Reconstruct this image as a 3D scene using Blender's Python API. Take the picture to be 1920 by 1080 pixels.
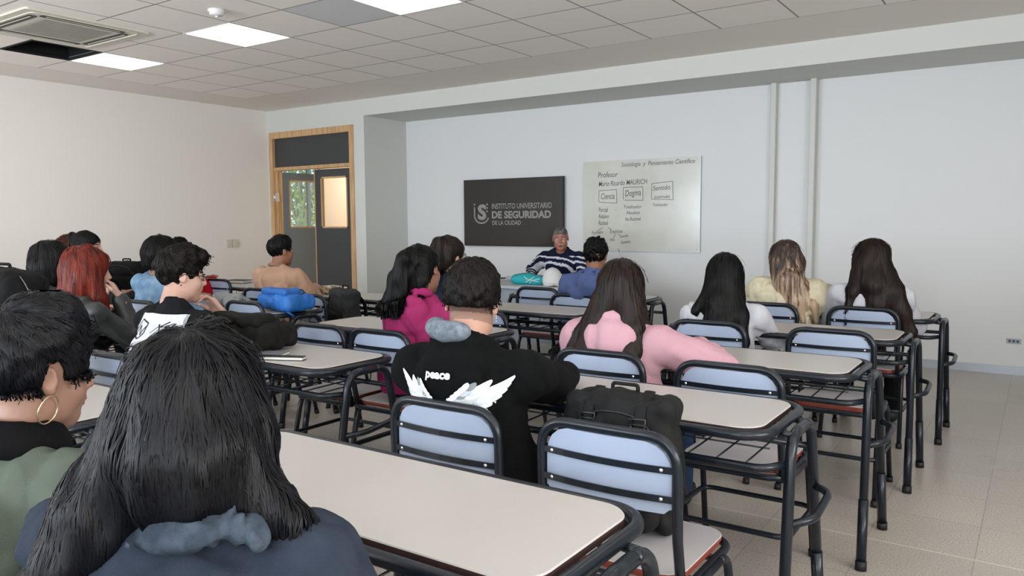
import bpy, math, random
import numpy as np
from mathutils import Vector, Matrix
from mathutils.bvhtree import BVHTree

scene = bpy.context.scene
COL = scene.collection
for _o in list(bpy.data.objects):
    bpy.data.objects.remove(_o)

# ------------------------------------------------------------------ camera
CAM_H = 1.357
_yaw, _pit, _rol = -0.5976, -0.0847, -0.0061
_cy, _sy = math.cos(_yaw), math.sin(_yaw)
_f = Vector((_sy*math.cos(_pit), _cy*math.cos(_pit), math.sin(_pit)))
_r = Vector((_cy, -_sy, 0.0))
_u = _r.cross(_f)
_R = _r*math.cos(_rol) + _u*math.sin(_rol)
_U = _u*math.cos(_rol) - _r*math.sin(_rol)
cam_data = bpy.data.cameras.new('camera')
cam = bpy.data.objects.new('camera', cam_data)
COL.objects.link(cam)
cam.matrix_world = Matrix(((_R.x, _U.x, -_f.x, 0), (_R.y, _U.y, -_f.y, 0), (_R.z, _U.z, -_f.z, CAM_H), (0, 0, 0, 1)))
cam_data.sensor_width = 36.0
cam_data.lens = 36.0*1460.26/1920.0
cam_data.clip_start = 0.02
scene.camera = cam

# ------------------------------------------------------------------ view, world, daylight
scene.view_settings.view_transform = 'Standard'
scene.view_settings.look = 'None'
scene.view_settings.gamma = 1.0
scene.view_settings.use_curve_mapping = False
scene.view_settings.exposure = 0.10

world = bpy.data.worlds.new('world')
scene.world = world
world.use_nodes = True
_bg = world.node_tree.nodes['Background']
_bg.inputs[0].default_value = (0.62, 0.78, 1.0, 1)
_bg.inputs[1].default_value = 1.3

XL, XR, YB, Y1, Y2, HC, ZS = -9.04, 2.6, -3.2, 7.215, 8.01, 2.912, 2.708
PANEL_E = 3.8
def area_light(name, loc, rot, sx, sy, power, color):
    l = bpy.data.lights.new(name, 'AREA'); l.shape = 'RECTANGLE'
    l.size = sx; l.size_y = sy; l.energy = power; l.color = color
    o = bpy.data.objects.new(name, l); COL.objects.link(o)
    o.location = loc; o.rotation_euler = rot
    return o
# daylight entering through the three windows of the wall behind the camera
BACK_WINDOWS = [(-7.6, -5.2), (-4.3, -1.9), (-1.0, 1.4)]
for (_a, _b), _p in zip(BACK_WINDOWS, (255, 190, 115)):
    area_light('window_daylight', ((_a+_b)/2, YB-0.25, 1.75), (math.radians(118), 0, 0), _b-_a, 1.5, _p, (0.84, 0.92, 1.0))
# and through the two windows of the right wall, outside the frame
RIGHT_WINDOWS = [(-2.4, -0.3), (0.6, 2.7)]
for _a, _b in RIGHT_WINDOWS:
    area_light('window_daylight', (XR+0.25, (_a+_b)/2, 1.75), (math.radians(118), 0, math.radians(90)), _b-_a, 1.5, 130, (1.0, 0.97, 0.93))

# ------------------------------------------------------------------ materials
MATS = {}
def srgb(h):
    h = h.lstrip('#'); c = [int(h[i:i+2], 16)/255 for i in (0, 2, 4)]
    return tuple(x/12.92 if x <= 0.04045 else ((x+0.055)/1.055)**2.4 for x in c)
def mat(name, col, rough=0.6, metal=0.0, bump=0.0, bscale=60, var=0.0, vscale=6, spec=0.5, emit=None, estr=0, stretch=None, col2=None, trans=0.0, sheen=0.0, coat=0.0, aniso=0.0):
    if name in MATS: return MATS[name]
    m = bpy.data.materials.new(name); m.use_nodes = True
    nt = m.node_tree; b = nt.nodes['Principled BSDF']
    c = srgb(col) if isinstance(col, str) else col
    b.inputs['Base Color'].default_value = (*c, 1)
    b.inputs['Roughness'].default_value = rough
    b.inputs['Metallic'].default_value = metal
    b.inputs['Specular IOR Level'].default_value = spec
    b.inputs['Transmission Weight'].default_value = trans
    b.inputs['Sheen Weight'].default_value = sheen
    b.inputs['Coat Weight'].default_value = coat
    if emit is not None:
        b.inputs['Emission Color'].default_value = (*emit, 1); b.inputs['Emission Strength'].default_value = estr
    tc = nt.nodes.new('ShaderNodeTexCoord')
    src = tc.outputs['Object']
    if stretch:
        mp = nt.nodes.new('ShaderNodeMapping'); mp.inputs['Scale'].default_value = stretch
        nt.links.new(src, mp.inputs['Vector']); src = mp.outputs['Vector']
    if var > 0 or col2 is not None:
        n = nt.nodes.new('ShaderNodeTexNoise'); n.inputs['Scale'].default_value = vscale
        n.inputs['Detail'].default_value = 4
        nt.links.new(src, n.inputs['Vector'])
        r = nt.nodes.new('ShaderNodeValToRGB')
        r.color_ramp.elements[0].position = 0.35; r.color_ramp.elements[1].position = 0.65
        if col2 is not None:
            c2 = srgb(col2) if isinstance(col2, str) else col2
        else:
            c2 = tuple(x*(1-var) for x in c)
        r.color_ramp.elements[0].color = (*c2, 1); r.color_ramp.elements[1].color = (*c, 1)
        nt.links.new(n.outputs['Fac'], r.inputs['Fac']); nt.links.new(r.outputs['Color'], b.inputs['Base Color'])
    if bump > 0:
        n2 = nt.nodes.new('ShaderNodeTexNoise'); n2.inputs['Scale'].default_value = bscale
        n2.inputs['Detail'].default_value = 3
        nt.links.new(src, n2.inputs['Vector'])
        bp = nt.nodes.new('ShaderNodeBump'); bp.inputs['Strength'].default_value = bump
        bp.inputs['Distance'].default_value = 0.004
        nt.links.new(n2.outputs['Fac'], bp.inputs['Height']); nt.links.new(bp.outputs['Normal'], b.inputs['Normal'])
    MATS[name] = m
    return m

M_wall = mat('wall_paint', '#cfd0cb', 0.62, bump=0.06, bscale=220, spec=0.35)
M_wall_l = mat('left_wall_paint', '#e9e3dd', 0.62, bump=0.06, bscale=220, spec=0.35)
M_wall_r = mat('niche_wall_paint', '#dadbdb', 0.5, bump=0.06, bscale=220, spec=0.4)
M_ceil_board = mat('ceiling_board', '#ece6df', 0.8)
M_tube = mat('dark_blue_enamel', '#10171f', 0.3, spec=0.35, coat=0.08)
M_rubber = mat('black_rubber', '#0d0e10', 0.6)
M_top = mat('cream_laminate', '#afaba7', 0.32, var=0.03, vscale=3, spec=0.45)
M_edge = mat('dark_laminate_edge', '#33211f', 0.5)
M_back = mat('pale_blue_laminate', '#98a5bc', 0.28, var=0.03, vscale=5, spec=0.5)
M_seat = mat('pale_seat_laminate', '#aaa7a8', 0.35, spec=0.45)
M_ply = mat('red_brown_plywood', '#7e3a2c', 0.45)
M_rivet = mat('steel_rivet', '#d8dadd', 0.25, metal=0.9)
M_black = mat('matt_black', '#0c0c0d', 0.5)
M_white = mat('white_plastic', '#dcdcda', 0.4)
M_cream = mat('cream_plastic', '#cfcbbd', 0.45)
M_wood = mat('pine_wood', '#cdaa80', 0.5, col2='#b88f62', vscale=4, stretch=(9, 9, 0.7), bump=0.1, bscale=20)
M_slate = mat('dark_slate_laminate', '#3a3c3e', 0.42, bump=0.08, bscale=150)
M_slate2 = mat('grey_slate_laminate', '#6f797e', 0.42, bump=0.08, bscale=150)
M_beige = mat('warm_corridor_paint', '#e6d4bb', 0.7)
M_alu = mat('aluminium_strip', '#b9c0c9', 0.35, metal=0.3)
M_glass = mat('clear_glass', '#ffffff', 0.02, trans=1.0)
M_panel = mat('lamp_diffuser', '#ffffff', 0.5, emit=(1.0, 0.99, 0.97), estr=PANEL_E)

def node_mat_tiles():
    # ceiling of 0.61 m mineral tiles (T-bar lines) inside a plain board border
    m = bpy.data.materials.new('ceiling_tiles'); m.use_nodes = True
    nt = m.node_tree; N = nt.nodes; L = nt.links; b = N['Principled BSDF']; b.inputs['Roughness'].default_value = 0.85
    b.inputs['Specular IOR Level'].default_value = 0.2
    tc = N.new('ShaderNodeTexCoord'); sp = N.new('ShaderNodeSeparateXYZ'); L.new(tc.outputs['Object'], sp.inputs[0])
    def mth(op, a, bb=None, c=None):
        n = N.new('ShaderNodeMath'); n.operation = op
        for i, v in enumerate((a, bb, c)):
            if v is None: continue
            if isinstance(v, (int, float)): n.inputs[i].default_value = v
            else: L.new(v, n.inputs[i])
        return n.outputs[0]
    gx = mth('DIVIDE', sp.outputs['X'], 0.61); gy = mth('DIVIDE', sp.outputs['Y'], 0.61)
    w = 0.011
    dx = mth('ABSOLUTE', mth('SUBTRACT', gx, mth('ROUND', gx))); dy = mth('ABSOLUTE', mth('SUBTRACT', gy, mth('ROUND', gy)))
    dmin = mth('MINIMUM', dx, dy)
    line = mth('LESS_THAN', dmin, w)
    # per tile tone
    cb = N.new('ShaderNodeCombineXYZ'); L.new(mth('FLOOR', gx), cb.inputs[0]); L.new(mth('FLOOR', gy), cb.inputs[1])
    wn = N.new('ShaderNodeTexWhiteNoise'); wn.noise_dimensions = '3D'; L.new(cb.outputs[0], wn.inputs['Vector'])
    dark = mth('GREATER_THAN', wn.outputs['Value'], 0.93)
    mx = N.new('ShaderNodeMix'); mx.data_type = 'RGBA'
    mx.inputs['A'].default_value = (*srgb('#f8f2ec'), 1); mx.inputs['B'].default_value = (*srgb('#d9dadd'), 1)
    L.new(dark, mx.inputs['Factor'])
    mx2 = N.new('ShaderNodeMix'); mx2.data_type = 'RGBA'; L.new(mx.outputs['Result'], mx2.inputs['A'])
    mx2.inputs['B'].default_value = (*srgb('#9a9691'), 1); L.new(line, mx2.inputs['Factor'])
    L.new(mx2.outputs['Result'], b.inputs['Base Color'])
    n2 = N.new('ShaderNodeTexNoise'); n2.inputs['Scale'].default_value = 180
    L.new(tc.outputs['Object'], n2.inputs['Vector'])
    bp = N.new('ShaderNodeBump'); bp.inputs['Strength'].default_value = 0.12; bp.inputs['Distance'].default_value = 0.003
    L.new(n2.outputs['Fac'], bp.inputs['Height']); L.new(bp.outputs['Normal'], b.inputs['Normal'])
    return m
def node_mat_floor():
    m = bpy.data.materials.new('terrazzo_floor'); m.use_nodes = True
    nt = m.node_tree; N = nt.nodes; L = nt.links; b = N['Principled BSDF']
    b.inputs['Specular IOR Level'].default_value = 0.5
    tc = N.new('ShaderNodeTexCoord'); sp = N.new('ShaderNodeSeparateXYZ'); L.new(tc.outputs['Object'], sp.inputs[0])
    def mth(op, a, bb=None):
        n = N.new('ShaderNodeMath'); n.operation = op
        for i, v in enumerate((a, bb)):
            if v is None: continue
            if isinstance(v, (int, float)): n.inputs[i].default_value = v
            else: L.new(v, n.inputs[i])
        return n.outputs[0]
    gx = mth('DIVIDE', mth('ADD', sp.outputs['X'], 0.17), 0.4); gy = mth('DIVIDE', mth('SUBTRACT', sp.outputs['Y'], 3.52), 0.4)
    dx = mth('ABSOLUTE', mth('SUBTRACT', gx, mth('ROUND', gx))); dy = mth('ABSOLUTE', mth('SUBTRACT', gy, mth('ROUND', gy)))
    line = mth('LESS_THAN', mth('MINIMUM', dx, dy), 0.0052)
    # every few joints are filled with pale grout
    pale = mth('LESS_THAN', mth('ABSOLUTE', mth('SUBTRACT', sp.outputs['Y'], 3.52)), 0.004)
    cb = N.new('ShaderNodeCombineXYZ'); L.new(mth('FLOOR', gx), cb.inputs[0]); L.new(mth('FLOOR', gy), cb.inputs[1])
    wn = N.new('ShaderNodeTexWhiteNoise'); wn.noise_dimensions = '3D'; L.new(cb.outputs[0], wn.inputs['Vector'])
    n1 = N.new('ShaderNodeTexNoise'); n1.inputs['Scale'].default_value = 130; n1.inputs['Detail'].default_value = 3; L.new(tc.outputs['Object'], n1.inputs['Vector'])
    n3 = N.new('ShaderNodeTexNoise'); n3.inputs['Scale'].default_value = 1.7; n3.inputs['Detail'].default_value = 4; L.new(tc.outputs['Object'], n3.inputs['Vector'])
    r = N.new('ShaderNodeValToRGB'); e = r.color_ramp.elements
    e[0].position = 0.36; e[0].color = (*srgb('#999187'), 1); e[1].position = 0.66; e[1].color = (*srgb('#bdb5ab'), 1)
    L.new(n1.outputs['Fac'], r.inputs['Fac'])
    hv = N.new('ShaderNodeHueSaturation'); L.new(r.outputs['Color'], hv.inputs['Color'])
    val = mth('ADD', mth('ADD', mth('MULTIPLY', wn.outputs['Value'], 0.10), 0.78), mth('MULTIPLY', n3.outputs['Fac'], 0.28))
    L.new(val, hv.inputs['Value'])
    mx = N.new('ShaderNodeMix'); mx.data_type = 'RGBA'; L.new(hv.outputs['Color'], mx.inputs['A'])
    mx.inputs['B'].default_value = (*srgb('#8a847b'), 1); L.new(line, mx.inputs['Factor'])
    mx2 = N.new('ShaderNodeMix'); mx2.data_type = 'RGBA'; L.new(mx.outputs['Result'], mx2.inputs['A'])
    mx2.inputs['B'].default_value = (*srgb('#c9c3b8'), 1); L.new(pale, mx2.inputs['Factor'])
    L.new(mx2.outputs['Result'], b.inputs['Base Color'])
    rr = mth('ADD', mth('MULTIPLY', n3.outputs['Fac'], 0.25), 0.2)
    L.new(rr, b.inputs['Roughness'])
    return m
M_tiles = node_mat_tiles(); M_floor = node_mat_floor()

# ------------------------------------------------------------------ mesh helpers
def fillet(pts, rad, n=6, closed=False):
    P = [Vector(p) for p in pts]; out = []
    N = len(P)
    for i in range(N):
        if not closed and i in (0, N-1):
            out.append(P[i]); continue
        a, b, c = P[(i-1) % N], P[i], P[(i+1) % N]
        r = rad[i] if isinstance(rad, (list, tuple)) else rad
        u = (a-b); v = (c-b); lu, lv = u.length, v.length
        if r <= 0 or lu < 1e-6 or lv < 1e-6: out.append(b); continue
        u /= lu; v /= lv
        ang = u.angle(v, math.pi)
        if ang > math.pi-0.02: out.append(b); continue
        t = min(r/math.tan(ang/2), lu*0.49, lv*0.49)
        p0, p1 = b+u*t, b+v*t
        for k in range(n+1):
            s = k/n
            out.append(p0*(1-s)**2 + b*2*s*(1-s) + p1*s**2)
    return out
class MB:
    def __init__(s): s.v = []; s.f = []; s.mi = []; s.sm = []
    def add(s, vs, fs, mi=0, smooth=False):
        o = len(s.v); s.v += [tuple(p) for p in vs]
        for f in fs: s.f.append(tuple(o+i for i in f)); s.mi.append(mi); s.sm.append(smooth)
    def box(s, a, b, mi=0, M=None):
        x0, y0, z0 = a; x1, y1, z1 = b
        vs = [Vector(p) for p in ((x0, y0, z0), (x1, y0, z0), (x1, y1, z0), (x0, y1, z0), (x0, y0, z1), (x1, y0, z1), (x1, y1, z1), (x0, y1, z1))]
        if M: vs = [M @ p for p in vs]
        s.add(vs, [(0, 3, 2, 1), (4, 5, 6, 7), (0, 1, 5, 4), (1, 2, 6, 5), (2, 3, 7, 6), (3, 0, 4, 7)], mi)
    def tube(s, path, r, mi=0, seg=8, closed=False, caps=True, flat=None):
        P = [Vector(p) for p in path]; n = len(P)
        T = []
        for i in range(n):
            a = P[(i-1) % n] if (closed or i > 0) else P[i]; b = P[(i+1) % n] if (closed or i < n-1) else P[i]
            t = (b-a); T.append(t.normalized() if t.length > 1e-9 else Vector((0, 0, 1)))
        nrm = T[0].orthogonal().normalized(); vs = []
        if flat: nrm = (Vector(flat)-T[0]*Vector(flat).dot(T[0])).normalized()
        for i in range(n):
            nrm = (nrm - T[i]*nrm.dot(T[i]))
            nrm = nrm.normalized() if nrm.length > 1e-6 else T[i].orthogonal().normalized()
            bn = T[i].cross(nrm)
            rr = r[i] if isinstance(r, (list, tuple)) else r
            ra, rb = rr if isinstance(rr, (list, tuple)) else (rr, rr)
            for k in range(seg):
                a = 2*math.pi*k/seg
                vs.append(P[i] + nrm*math.cos(a)*ra + bn*math.sin(a)*rb)
        fs = []
        m = n if closed else n-1
        for i in range(m):
            for k in range(seg):
                a = i*seg+k; b = i*seg+(k+1) % seg; j = ((i+1) % n)*seg
                fs.append((a, b, j+(k+1) % seg, j+k))
        s.add(vs, fs, mi, True)
        if caps and not closed:
            o = len(s.v)-n*seg
            s.f.append(tuple(o+k for k in range(seg))[::-1]); s.mi.append(mi); s.sm.append(False)
            s.f.append(tuple(o+(n-1)*seg+k for k in range(seg))); s.mi.append(mi); s.sm.append(False)
    def prism(s, outline, z0, z1, mi=0, mi_side=None, bevel=0.0, M=None):
        n = len(outline); vs = []; fs = []; ms = mi if mi_side is None else mi_side
        cx = sum(p[0] for p in outline)/n; cy = sum(p[1] for p in outline)/n
        def ring(z, sh):
            r = []
            for x, y in outline:
                dx, dy = x-cx, y-cy; L = math.hypot(dx, dy) or 1
                p = Vector((x-dx/L*sh, y-dy/L*sh, z)); r.append(M @ p if M else p)
            return r
        rs = [ring(z0, 0), ring(z1-bevel, 0)] + ([ring(z1, bevel)] if bevel > 0 else [])
        if bevel == 0: rs[1] = ring(z1, 0)
        for r in rs: vs += r
        for q in range(len(rs)-1):
            sf = [(q*n+i, q*n+(i+1) % n, (q+1)*n+(i+1) % n, (q+1)*n+i) for i in range(n)]
            o = len(s.v)
            for f in sf: s.f.append(tuple(o+i for i in f)); s.mi.append(ms if q == 0 else mi); s.sm.append(False)
        o = len(s.v); s.v += [tuple(p) for p in vs]
        s.f.append(tuple(o+i for i in range(n))[::-1]); s.mi.append(ms); s.sm.append(False)
        e = o+(len(rs)-1)*n
        s.f.append(tuple(e+i for i in range(n))); s.mi.append(mi); s.sm.append(False)
    def lathe(s, prof, c=(0, 0, 0), seg=20, mi=0, M=None):
        vs = []; fs = []
        for r, z in prof:
            for k in range(seg):
                a = 2*math.pi*k/seg; p = Vector((c[0]+r*math.cos(a), c[1]+r*math.sin(a), c[2]+z)); vs.append(M @ p if M else p)
        for i in range(len(prof)-1):
            for k in range(seg):
                a = i*seg+k; b = i*seg+(k+1) % seg; fs.append((a, b, b+seg, a+seg))
        s.add(vs, fs, mi, True)
    def build(s, name, mats, parent=None, loc=None):
        me = bpy.data.meshes.new(name); me.from_pydata(s.v, [], s.f)
        for m in (mats if isinstance(mats, (list, tuple)) else [mats]): me.materials.append(m)
        me.polygons.foreach_set('material_index', s.mi); me.polygons.foreach_set('use_smooth', s.sm); me.update()
        o = bpy.data.objects.new(name, me); COL.objects.link(o)
        if parent: o.parent = parent
        if loc: o.location = loc
        return o
def tag(o, label=None, cat=None, group=None, kind=None):
    if label: o['label'] = label
    if cat: o['category'] = cat
    if group: o['group'] = group
    if kind: o['kind'] = kind
    return o
def empty(name, loc, rz=0, label=None, cat=None, group=None):
    o = bpy.data.objects.new(name, None); COL.objects.link(o); o.location = loc; o.rotation_euler = (0, 0, rz)
    o.empty_display_size = 0.05
    return tag(o, label, cat, group)
def struct(name, mb, m, parent=None):
    o = mb.build(name, m, parent)
    if not parent: o['kind'] = 'structure'
    return o
def copy_tree(o, parent=None):
    c = o.copy(); COL.objects.link(c)
    if parent: c.parent = parent
    for ch in list(o.children): copy_tree(ch, c)
    return c
def rrect(w, d, r, n=6, cx=0, cy=0):
    pts = []
    for sx, sy, a0 in ((1, 1, 0), (-1, 1, 90), (-1, -1, 180), (1, -1, 270)):
        for k in range(n+1):
            a = math.radians(a0+90*k/n)
            pts.append((cx+sx*(w/2-r)+r*math.cos(a), cy+sy*(d/2-r)+r*math.sin(a)))
    return pts
def text_mesh(body, size, offset=0.0, shear=0.0, align='LEFT', spacing=1.0):
    cu = bpy.data.curves.new('lettering', 'FONT'); cu.body = body; cu.size = size; cu.offset = offset; cu.shear = shear
    cu.align_x = align; cu.space_character = spacing; cu.resolution_u = 3
    o = bpy.data.objects.new('lettering', cu); COL.objects.link(o)
    dg = bpy.context.evaluated_depsgraph_get(); me = bpy.data.meshes.new_from_object(o.evaluated_get(dg))
    bpy.data.objects.remove(o); bpy.data.curves.remove(cu)
    vs = [v.co.copy() for v in me.vertices]; fs = [tuple(p.vertices) for p in me.polygons]
    bpy.data.meshes.remove(me)
    return vs, fs
def wall_text(mb, body, x, y, z, width=None, size=0.1, offset=0, shear=0, rot=0.0, mi=0, height=None):
    """lettering standing on the plane y, left edge x, baseline z, facing -Y"""
    vs, fs = text_mesh(body, size, offset, shear)
    if not vs: return
    x0 = min(v.x for v in vs); x1 = max(v.x for v in vs); sx = 1 if not width else width/(x1-x0)
    h0 = max(v.y for v in vs); sz = sx if not height else height/h0
    c, s_ = math.cos(rot), math.sin(rot)
    out = []
    for v in vs:
        a, b = (v.x-x0)*sx, v.y*sz
        out.append((x+a*c-b*s_, y, z+a*s_+b*c))
    mb.add(out, fs, mi)
# ================================================================== ROOM
b = MB(); b.box((XL-0.2, YB-0.2, -0.1), (XR+0.2, 10.6, 0)); b.box((-13.0, Y1, -0.1), (XL-0.2, 10.6, 0)); struct('floor', b, M_floor)
# ceiling: tile field, board border
GX0 = -13.663*0.61; GY0 = 10.378*0.61; NXT = 17; NYT = 14
holes = {}
LIGHT_COLS = (1, 4, 7, 10, 13, 16); LIGHT_ROWS = (3, 7, 11)
for c in LIGHT_COLS:
    for r in LIGHT_ROWS:
        if c < NXT: holes[(c, r)] = 'light'
holes[(1, 4)] = 'open'
b = MB()
for c in range(NXT):
    for r in range(NYT):
        if (c, r) in holes: continue
        x0 = c*0.61; y0 = -(r+1)*0.61
        b.add([(x0, y0, 0), (x0, y0+0.61, 0), (x0+0.61, y0+0.61, 0), (x0+0.61, y0, 0)], [(0, 1, 2, 3)], 0)
o = struct('ceiling', b, M_tiles); o.location = (GX0, GY0, HC)
b = MB()
gx1 = GX0+NXT*0.61; gy1 = GY0-NYT*0.61
for (a0, b0, a1, b1) in ((XL-0.2, GY0, XR+0.2, Y1+0.1), (XL-0.2, YB-0.2, XR+0.2, gy1), (XL-0.2, gy1, GX0, GY0), (gx1, gy1, XR+0.2, GY0)):
    b.box((a0, b0, HC), (a1, b1, HC+0.03))
struct('trim_1', b, M_ceil_board)
b = MB(); b.box((XL-0.2, YB-0.2, HC+0.5), (XR+0.2, Y1+0.1, HC+0.56)); b.box((XL-0.2, YB-0.2, HC+0.03), (XL-0.1, Y1, HC+0.5)); b.box((XR+0.1, YB-0.2, HC+0.03), (XR+0.2, Y1, HC+0.5))
struct('trim_2', b, M_black)
# left wall
b = MB(); b.box((XL-0.12, YB, 0), (XL, Y1+0.12, HC)); struct('wall_left', b, M_wall_l)
b = MB(); ys = YB
for (wa, wb) in RIGHT_WINDOWS:
    b.box((XR, ys, 0), (XR+0.12, wa, HC)); b.box((XR, wa, 0), (XR+0.12, wb, 1.0)); b.box((XR, wa, 2.5), (XR+0.12, wb, HC)); ys = wb
b.box((XR, ys, 0), (XR+0.12, Y2, HC)); struct('wall_right', b, M_wall)
for i, (wa, wb) in enumerate(RIGHT_WINDOWS):
    b = MB()
    for (y0, y1, z0, z1) in ((wa, wb, 1.0, 1.05), (wa, wb, 2.45, 2.5), (wa, wa+.05, 1.05, 2.45), (wb-.05, wb, 1.05, 2.45), ((wa+wb)/2-.03, (wa+wb)/2+.03, 1.05, 2.45)):
        b.box((XR+0.03, y0, z0), (XR+0.09, y1, z1))
    struct('window_%d' % (i+5), b, M_white)
# back wall with three windows
b = MB(); xs = XL
for (wa, wb) in BACK_WINDOWS:
    b.box((xs, YB-0.12, 0), (wa, YB, HC)); b.box((wa, YB-0.12, 0), (wb, YB, 1.0)); b.box((wa, YB-0.12, 2.5), (wb, YB, HC)); xs = wb
b.box((xs, YB-0.12, 0), (XR, YB, HC)); struct('wall_back', b, M_wall)
for i, (wa, wb) in enumerate(BACK_WINDOWS):
    b = MB(); zz = ((wa, 1.0), (wb, 2.5))
    for (x0, x1, z0, z1) in ((wa, wb, 1.0, 1.05), (wa, wb, 2.45, 2.5), (wa, wa+.05, 1.05, 2.45), (wb-.05, wb, 1.05, 2.45), ((wa+wb)/2-.03, (wa+wb)/2+.03, 1.05, 2.45)):
        b.box((x0, YB-0.09, z0), (x1, YB-0.03, z1))
    struct('window_%d' % (i+1), b, M_white)
# front wall: plane Y1 left of the niche and above it, deep niche with the board
DX0, DX1, DZ = -9.0, -7.35, 2.61
NX0 = -7.165
b = MB()
b.box((XL, Y1, 0), (DX0, Y1+0.12, HC)); b.box((DX0, Y1, DZ), (DX1, Y1+0.12, HC)); b.box((DX1, Y1, 0), (NX0, Y1+0.12, HC))
b.box((NX0, Y1, ZS), (XR, Y1+0.12, HC))
b.box((NX0-0.12, Y1+0.12, 0), (NX0, Y2+0.12, ZS+0.1))
struct('wall_front', b, M_wall)
b = MB(); b.box((NX0, Y1+0.12, ZS), (XR, Y2+0.1, ZS+0.1)); struct('trim_3', b, M_wall)
b = MB(); b.box((NX0, Y2, 0), (XR, Y2+0.12, ZS)); struct('wall_niche', b, M_wall_r)
b = MB(); b.box((NX0, Y2-0.012, 0.0), (XR, Y2, 0.075)); b.box((NX0, Y2-0.014, 0.0), (XR, Y2-0.002, 0.012))
struct('baseboard_front', b, M_alu)
b = MB(); b.box((XL, YB, 0), (XL+0.012, Y1, 0.07)); struct('baseboard_left', b, M_wall)
# conduits
for i, (x0, x1, d) in enumerate(((-2.29, -2.235, 0.07), (-1.905, -1.85, 0.10))):
    b = MB(); b.prism(rrect(x1-x0, d, 0.008, 2, (x0+x1)/2, Y2-d/2), 0.0, ZS, 0)
    o = b.build('cable_duct', M_wall)
    tag(o, ['narrow white vertical cable duct nearest the whiteboard', 'wider white vertical cable duct, further right from the whiteboard'][i], 'cable duct', 'white cable ducts on the front wall')
# corridor behind the door
b = MB(); b.box((-13.0, 9.7, 0), (-11.9, 9.82, HC)); b.box((-11.9, 9.7, 0), (-10.75, 9.82, 1.0)); b.box((-11.9, 9.7, 2.4), (-10.75, 9.82, HC)); b.box((-10.75, 9.7, 0), (NX0-0.12, 9.82, HC))
b.box((-13.1, Y1, 0), (-13.0, 9.82, HC))
struct('wall_corridor', b, M_beige)
b = MB(); b.box((NX0-0.12, Y2+0.12, 0), (NX0, 9.82, HC)); b.box((-13.0, Y1, 0), (XL-0.12, Y1+0.12, HC)); struct('wall_corridor_side', b, M_beige)
b = MB(); b.box((-13.0, Y1+0.12, HC-0.1), (NX0, 9.82, HC)); struct('trim_4', b, M_white)
area_light('corridor_lamp', (-9.6, 8.6, HC-0.14), (0, 0, 0), 1.2, 0.5, 62, (1.0, 0.95, 0.88))
b = MB()
for (x0, x1, z0, z1) in ((-11.9, -10.75, 1.0, 1.05), (-11.9, -10.75, 2.35, 2.4), (-11.9, -11.85, 1, 2.4), (-10.8, -10.75, 1, 2.4), (-11.15, -11.1, 1, 2.4)):
    b.box((x0, 9.72, z0), (x1, 9.78, z1))
struct('window_4', b, M_slate2)
# door: pine frame, transom panel, fixed right leaf with pane, open left leaf
b = MB()
b.box((DX0, Y1-0.015, 0), (DX0+0.075, Y1+0.13, DZ-0.085)); b.box((DX1-0.075, Y1-0.015, 0), (DX1, Y1+0.13, DZ-0.085))
b.box((DX0, Y1-0.015, DZ-0.085), (DX1, Y1+0.13, DZ)); b.box((DX0+0.075, Y1, 2.085), (DX1-0.075, Y1+0.12, 2.13))
b.box((DX0+0.075, Y1+0.03, 0), (DX0+0.11, Y1+0.12, 2.085))
door = struct('door_1', b, M_wood)
b = MB(); b.box((DX0+0.075, Y1+0.03, 2.13), (DX1-0.075, Y1+0.06, DZ-0.085)); b.build('transom_panel', M_slate, door)
def leaf(M, m1):
    w = 0.70; h = 2.07
    b = MB(); x0, x1, z0, z1 = 0.11, w-0.09, 1.29, 1.97
    b.box((0, 0, 0.01), (w, 0.04, z0), 0, M); b.box((0, 0, z1), (w, 0.04, h), 0, M)
    b.box((0, 0, z0), (x0, 0.04, z1), 0, M); b.box((x1, 0, z0), (w, 0.04, z1), 0, M)
    # pine edge strips round the pane and on the closing edge
    for a, c in (((x0, -0.003, z0), (x1, 0.043, z0+0.02)), ((x0, -0.003, z1-0.02), (x1, 0.043, z1)), ((x0, -0.003, z0), (x0+0.02, 0.043, z1)), ((x1-0.02, -0.003, z0), (x1, 0.043, z1))):
        b.box(a, c, 1, M)
    b.box((-0.015, -0.002, 0.01), (0.0, 0.042, h), 1, M)
    o = b.build('door_leaf', [m1, M_wood], door)
    b = MB(); b.box((x0, 0.017, z0), (x1, 0.022, z1), 0, M); b.build('pane', M_glass, o)
    return o
lr = leaf(Matrix.Translation((DX1-0.078-0.70, Y1+0.03, 0)), M_slate)
ll = leaf(Matrix.Translation((DX0+0.125, Y1+0.10, 0)) @ Matrix.Rotation(math.radians(88), 4, 'Z'), M_slate2)
b = MB(); Ml = Matrix.Translation((DX0+0.125, Y1+0.10, 0)) @ Matrix.Rotation(math.radians(88), 4, 'Z')
b.tube([Ml @ Vector((0.63, -0.05, 1.02)), Ml @ Vector((0.63, 0, 1.02))], 0.014, 0); b.tube([Ml @ Vector((0.63, -0.05, 1.02)), Ml @ Vector((0.53, -0.05, 1.02))], 0.01, 0)
b.build('door_handle', M_black, ll)
for z in (1.72, 0.4):
    b = MB(); b.box((DX0+0.07, Y1-0.02, z-0.06), (DX0+0.125, Y1+0.04, z+0.06)); b.tube([(DX0+0.1, Y1-0.024, z-0.06), (DX0+0.1, Y1-0.024, z+0.06)], 0.008); b.build('hinge', M_rivet, door)
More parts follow.
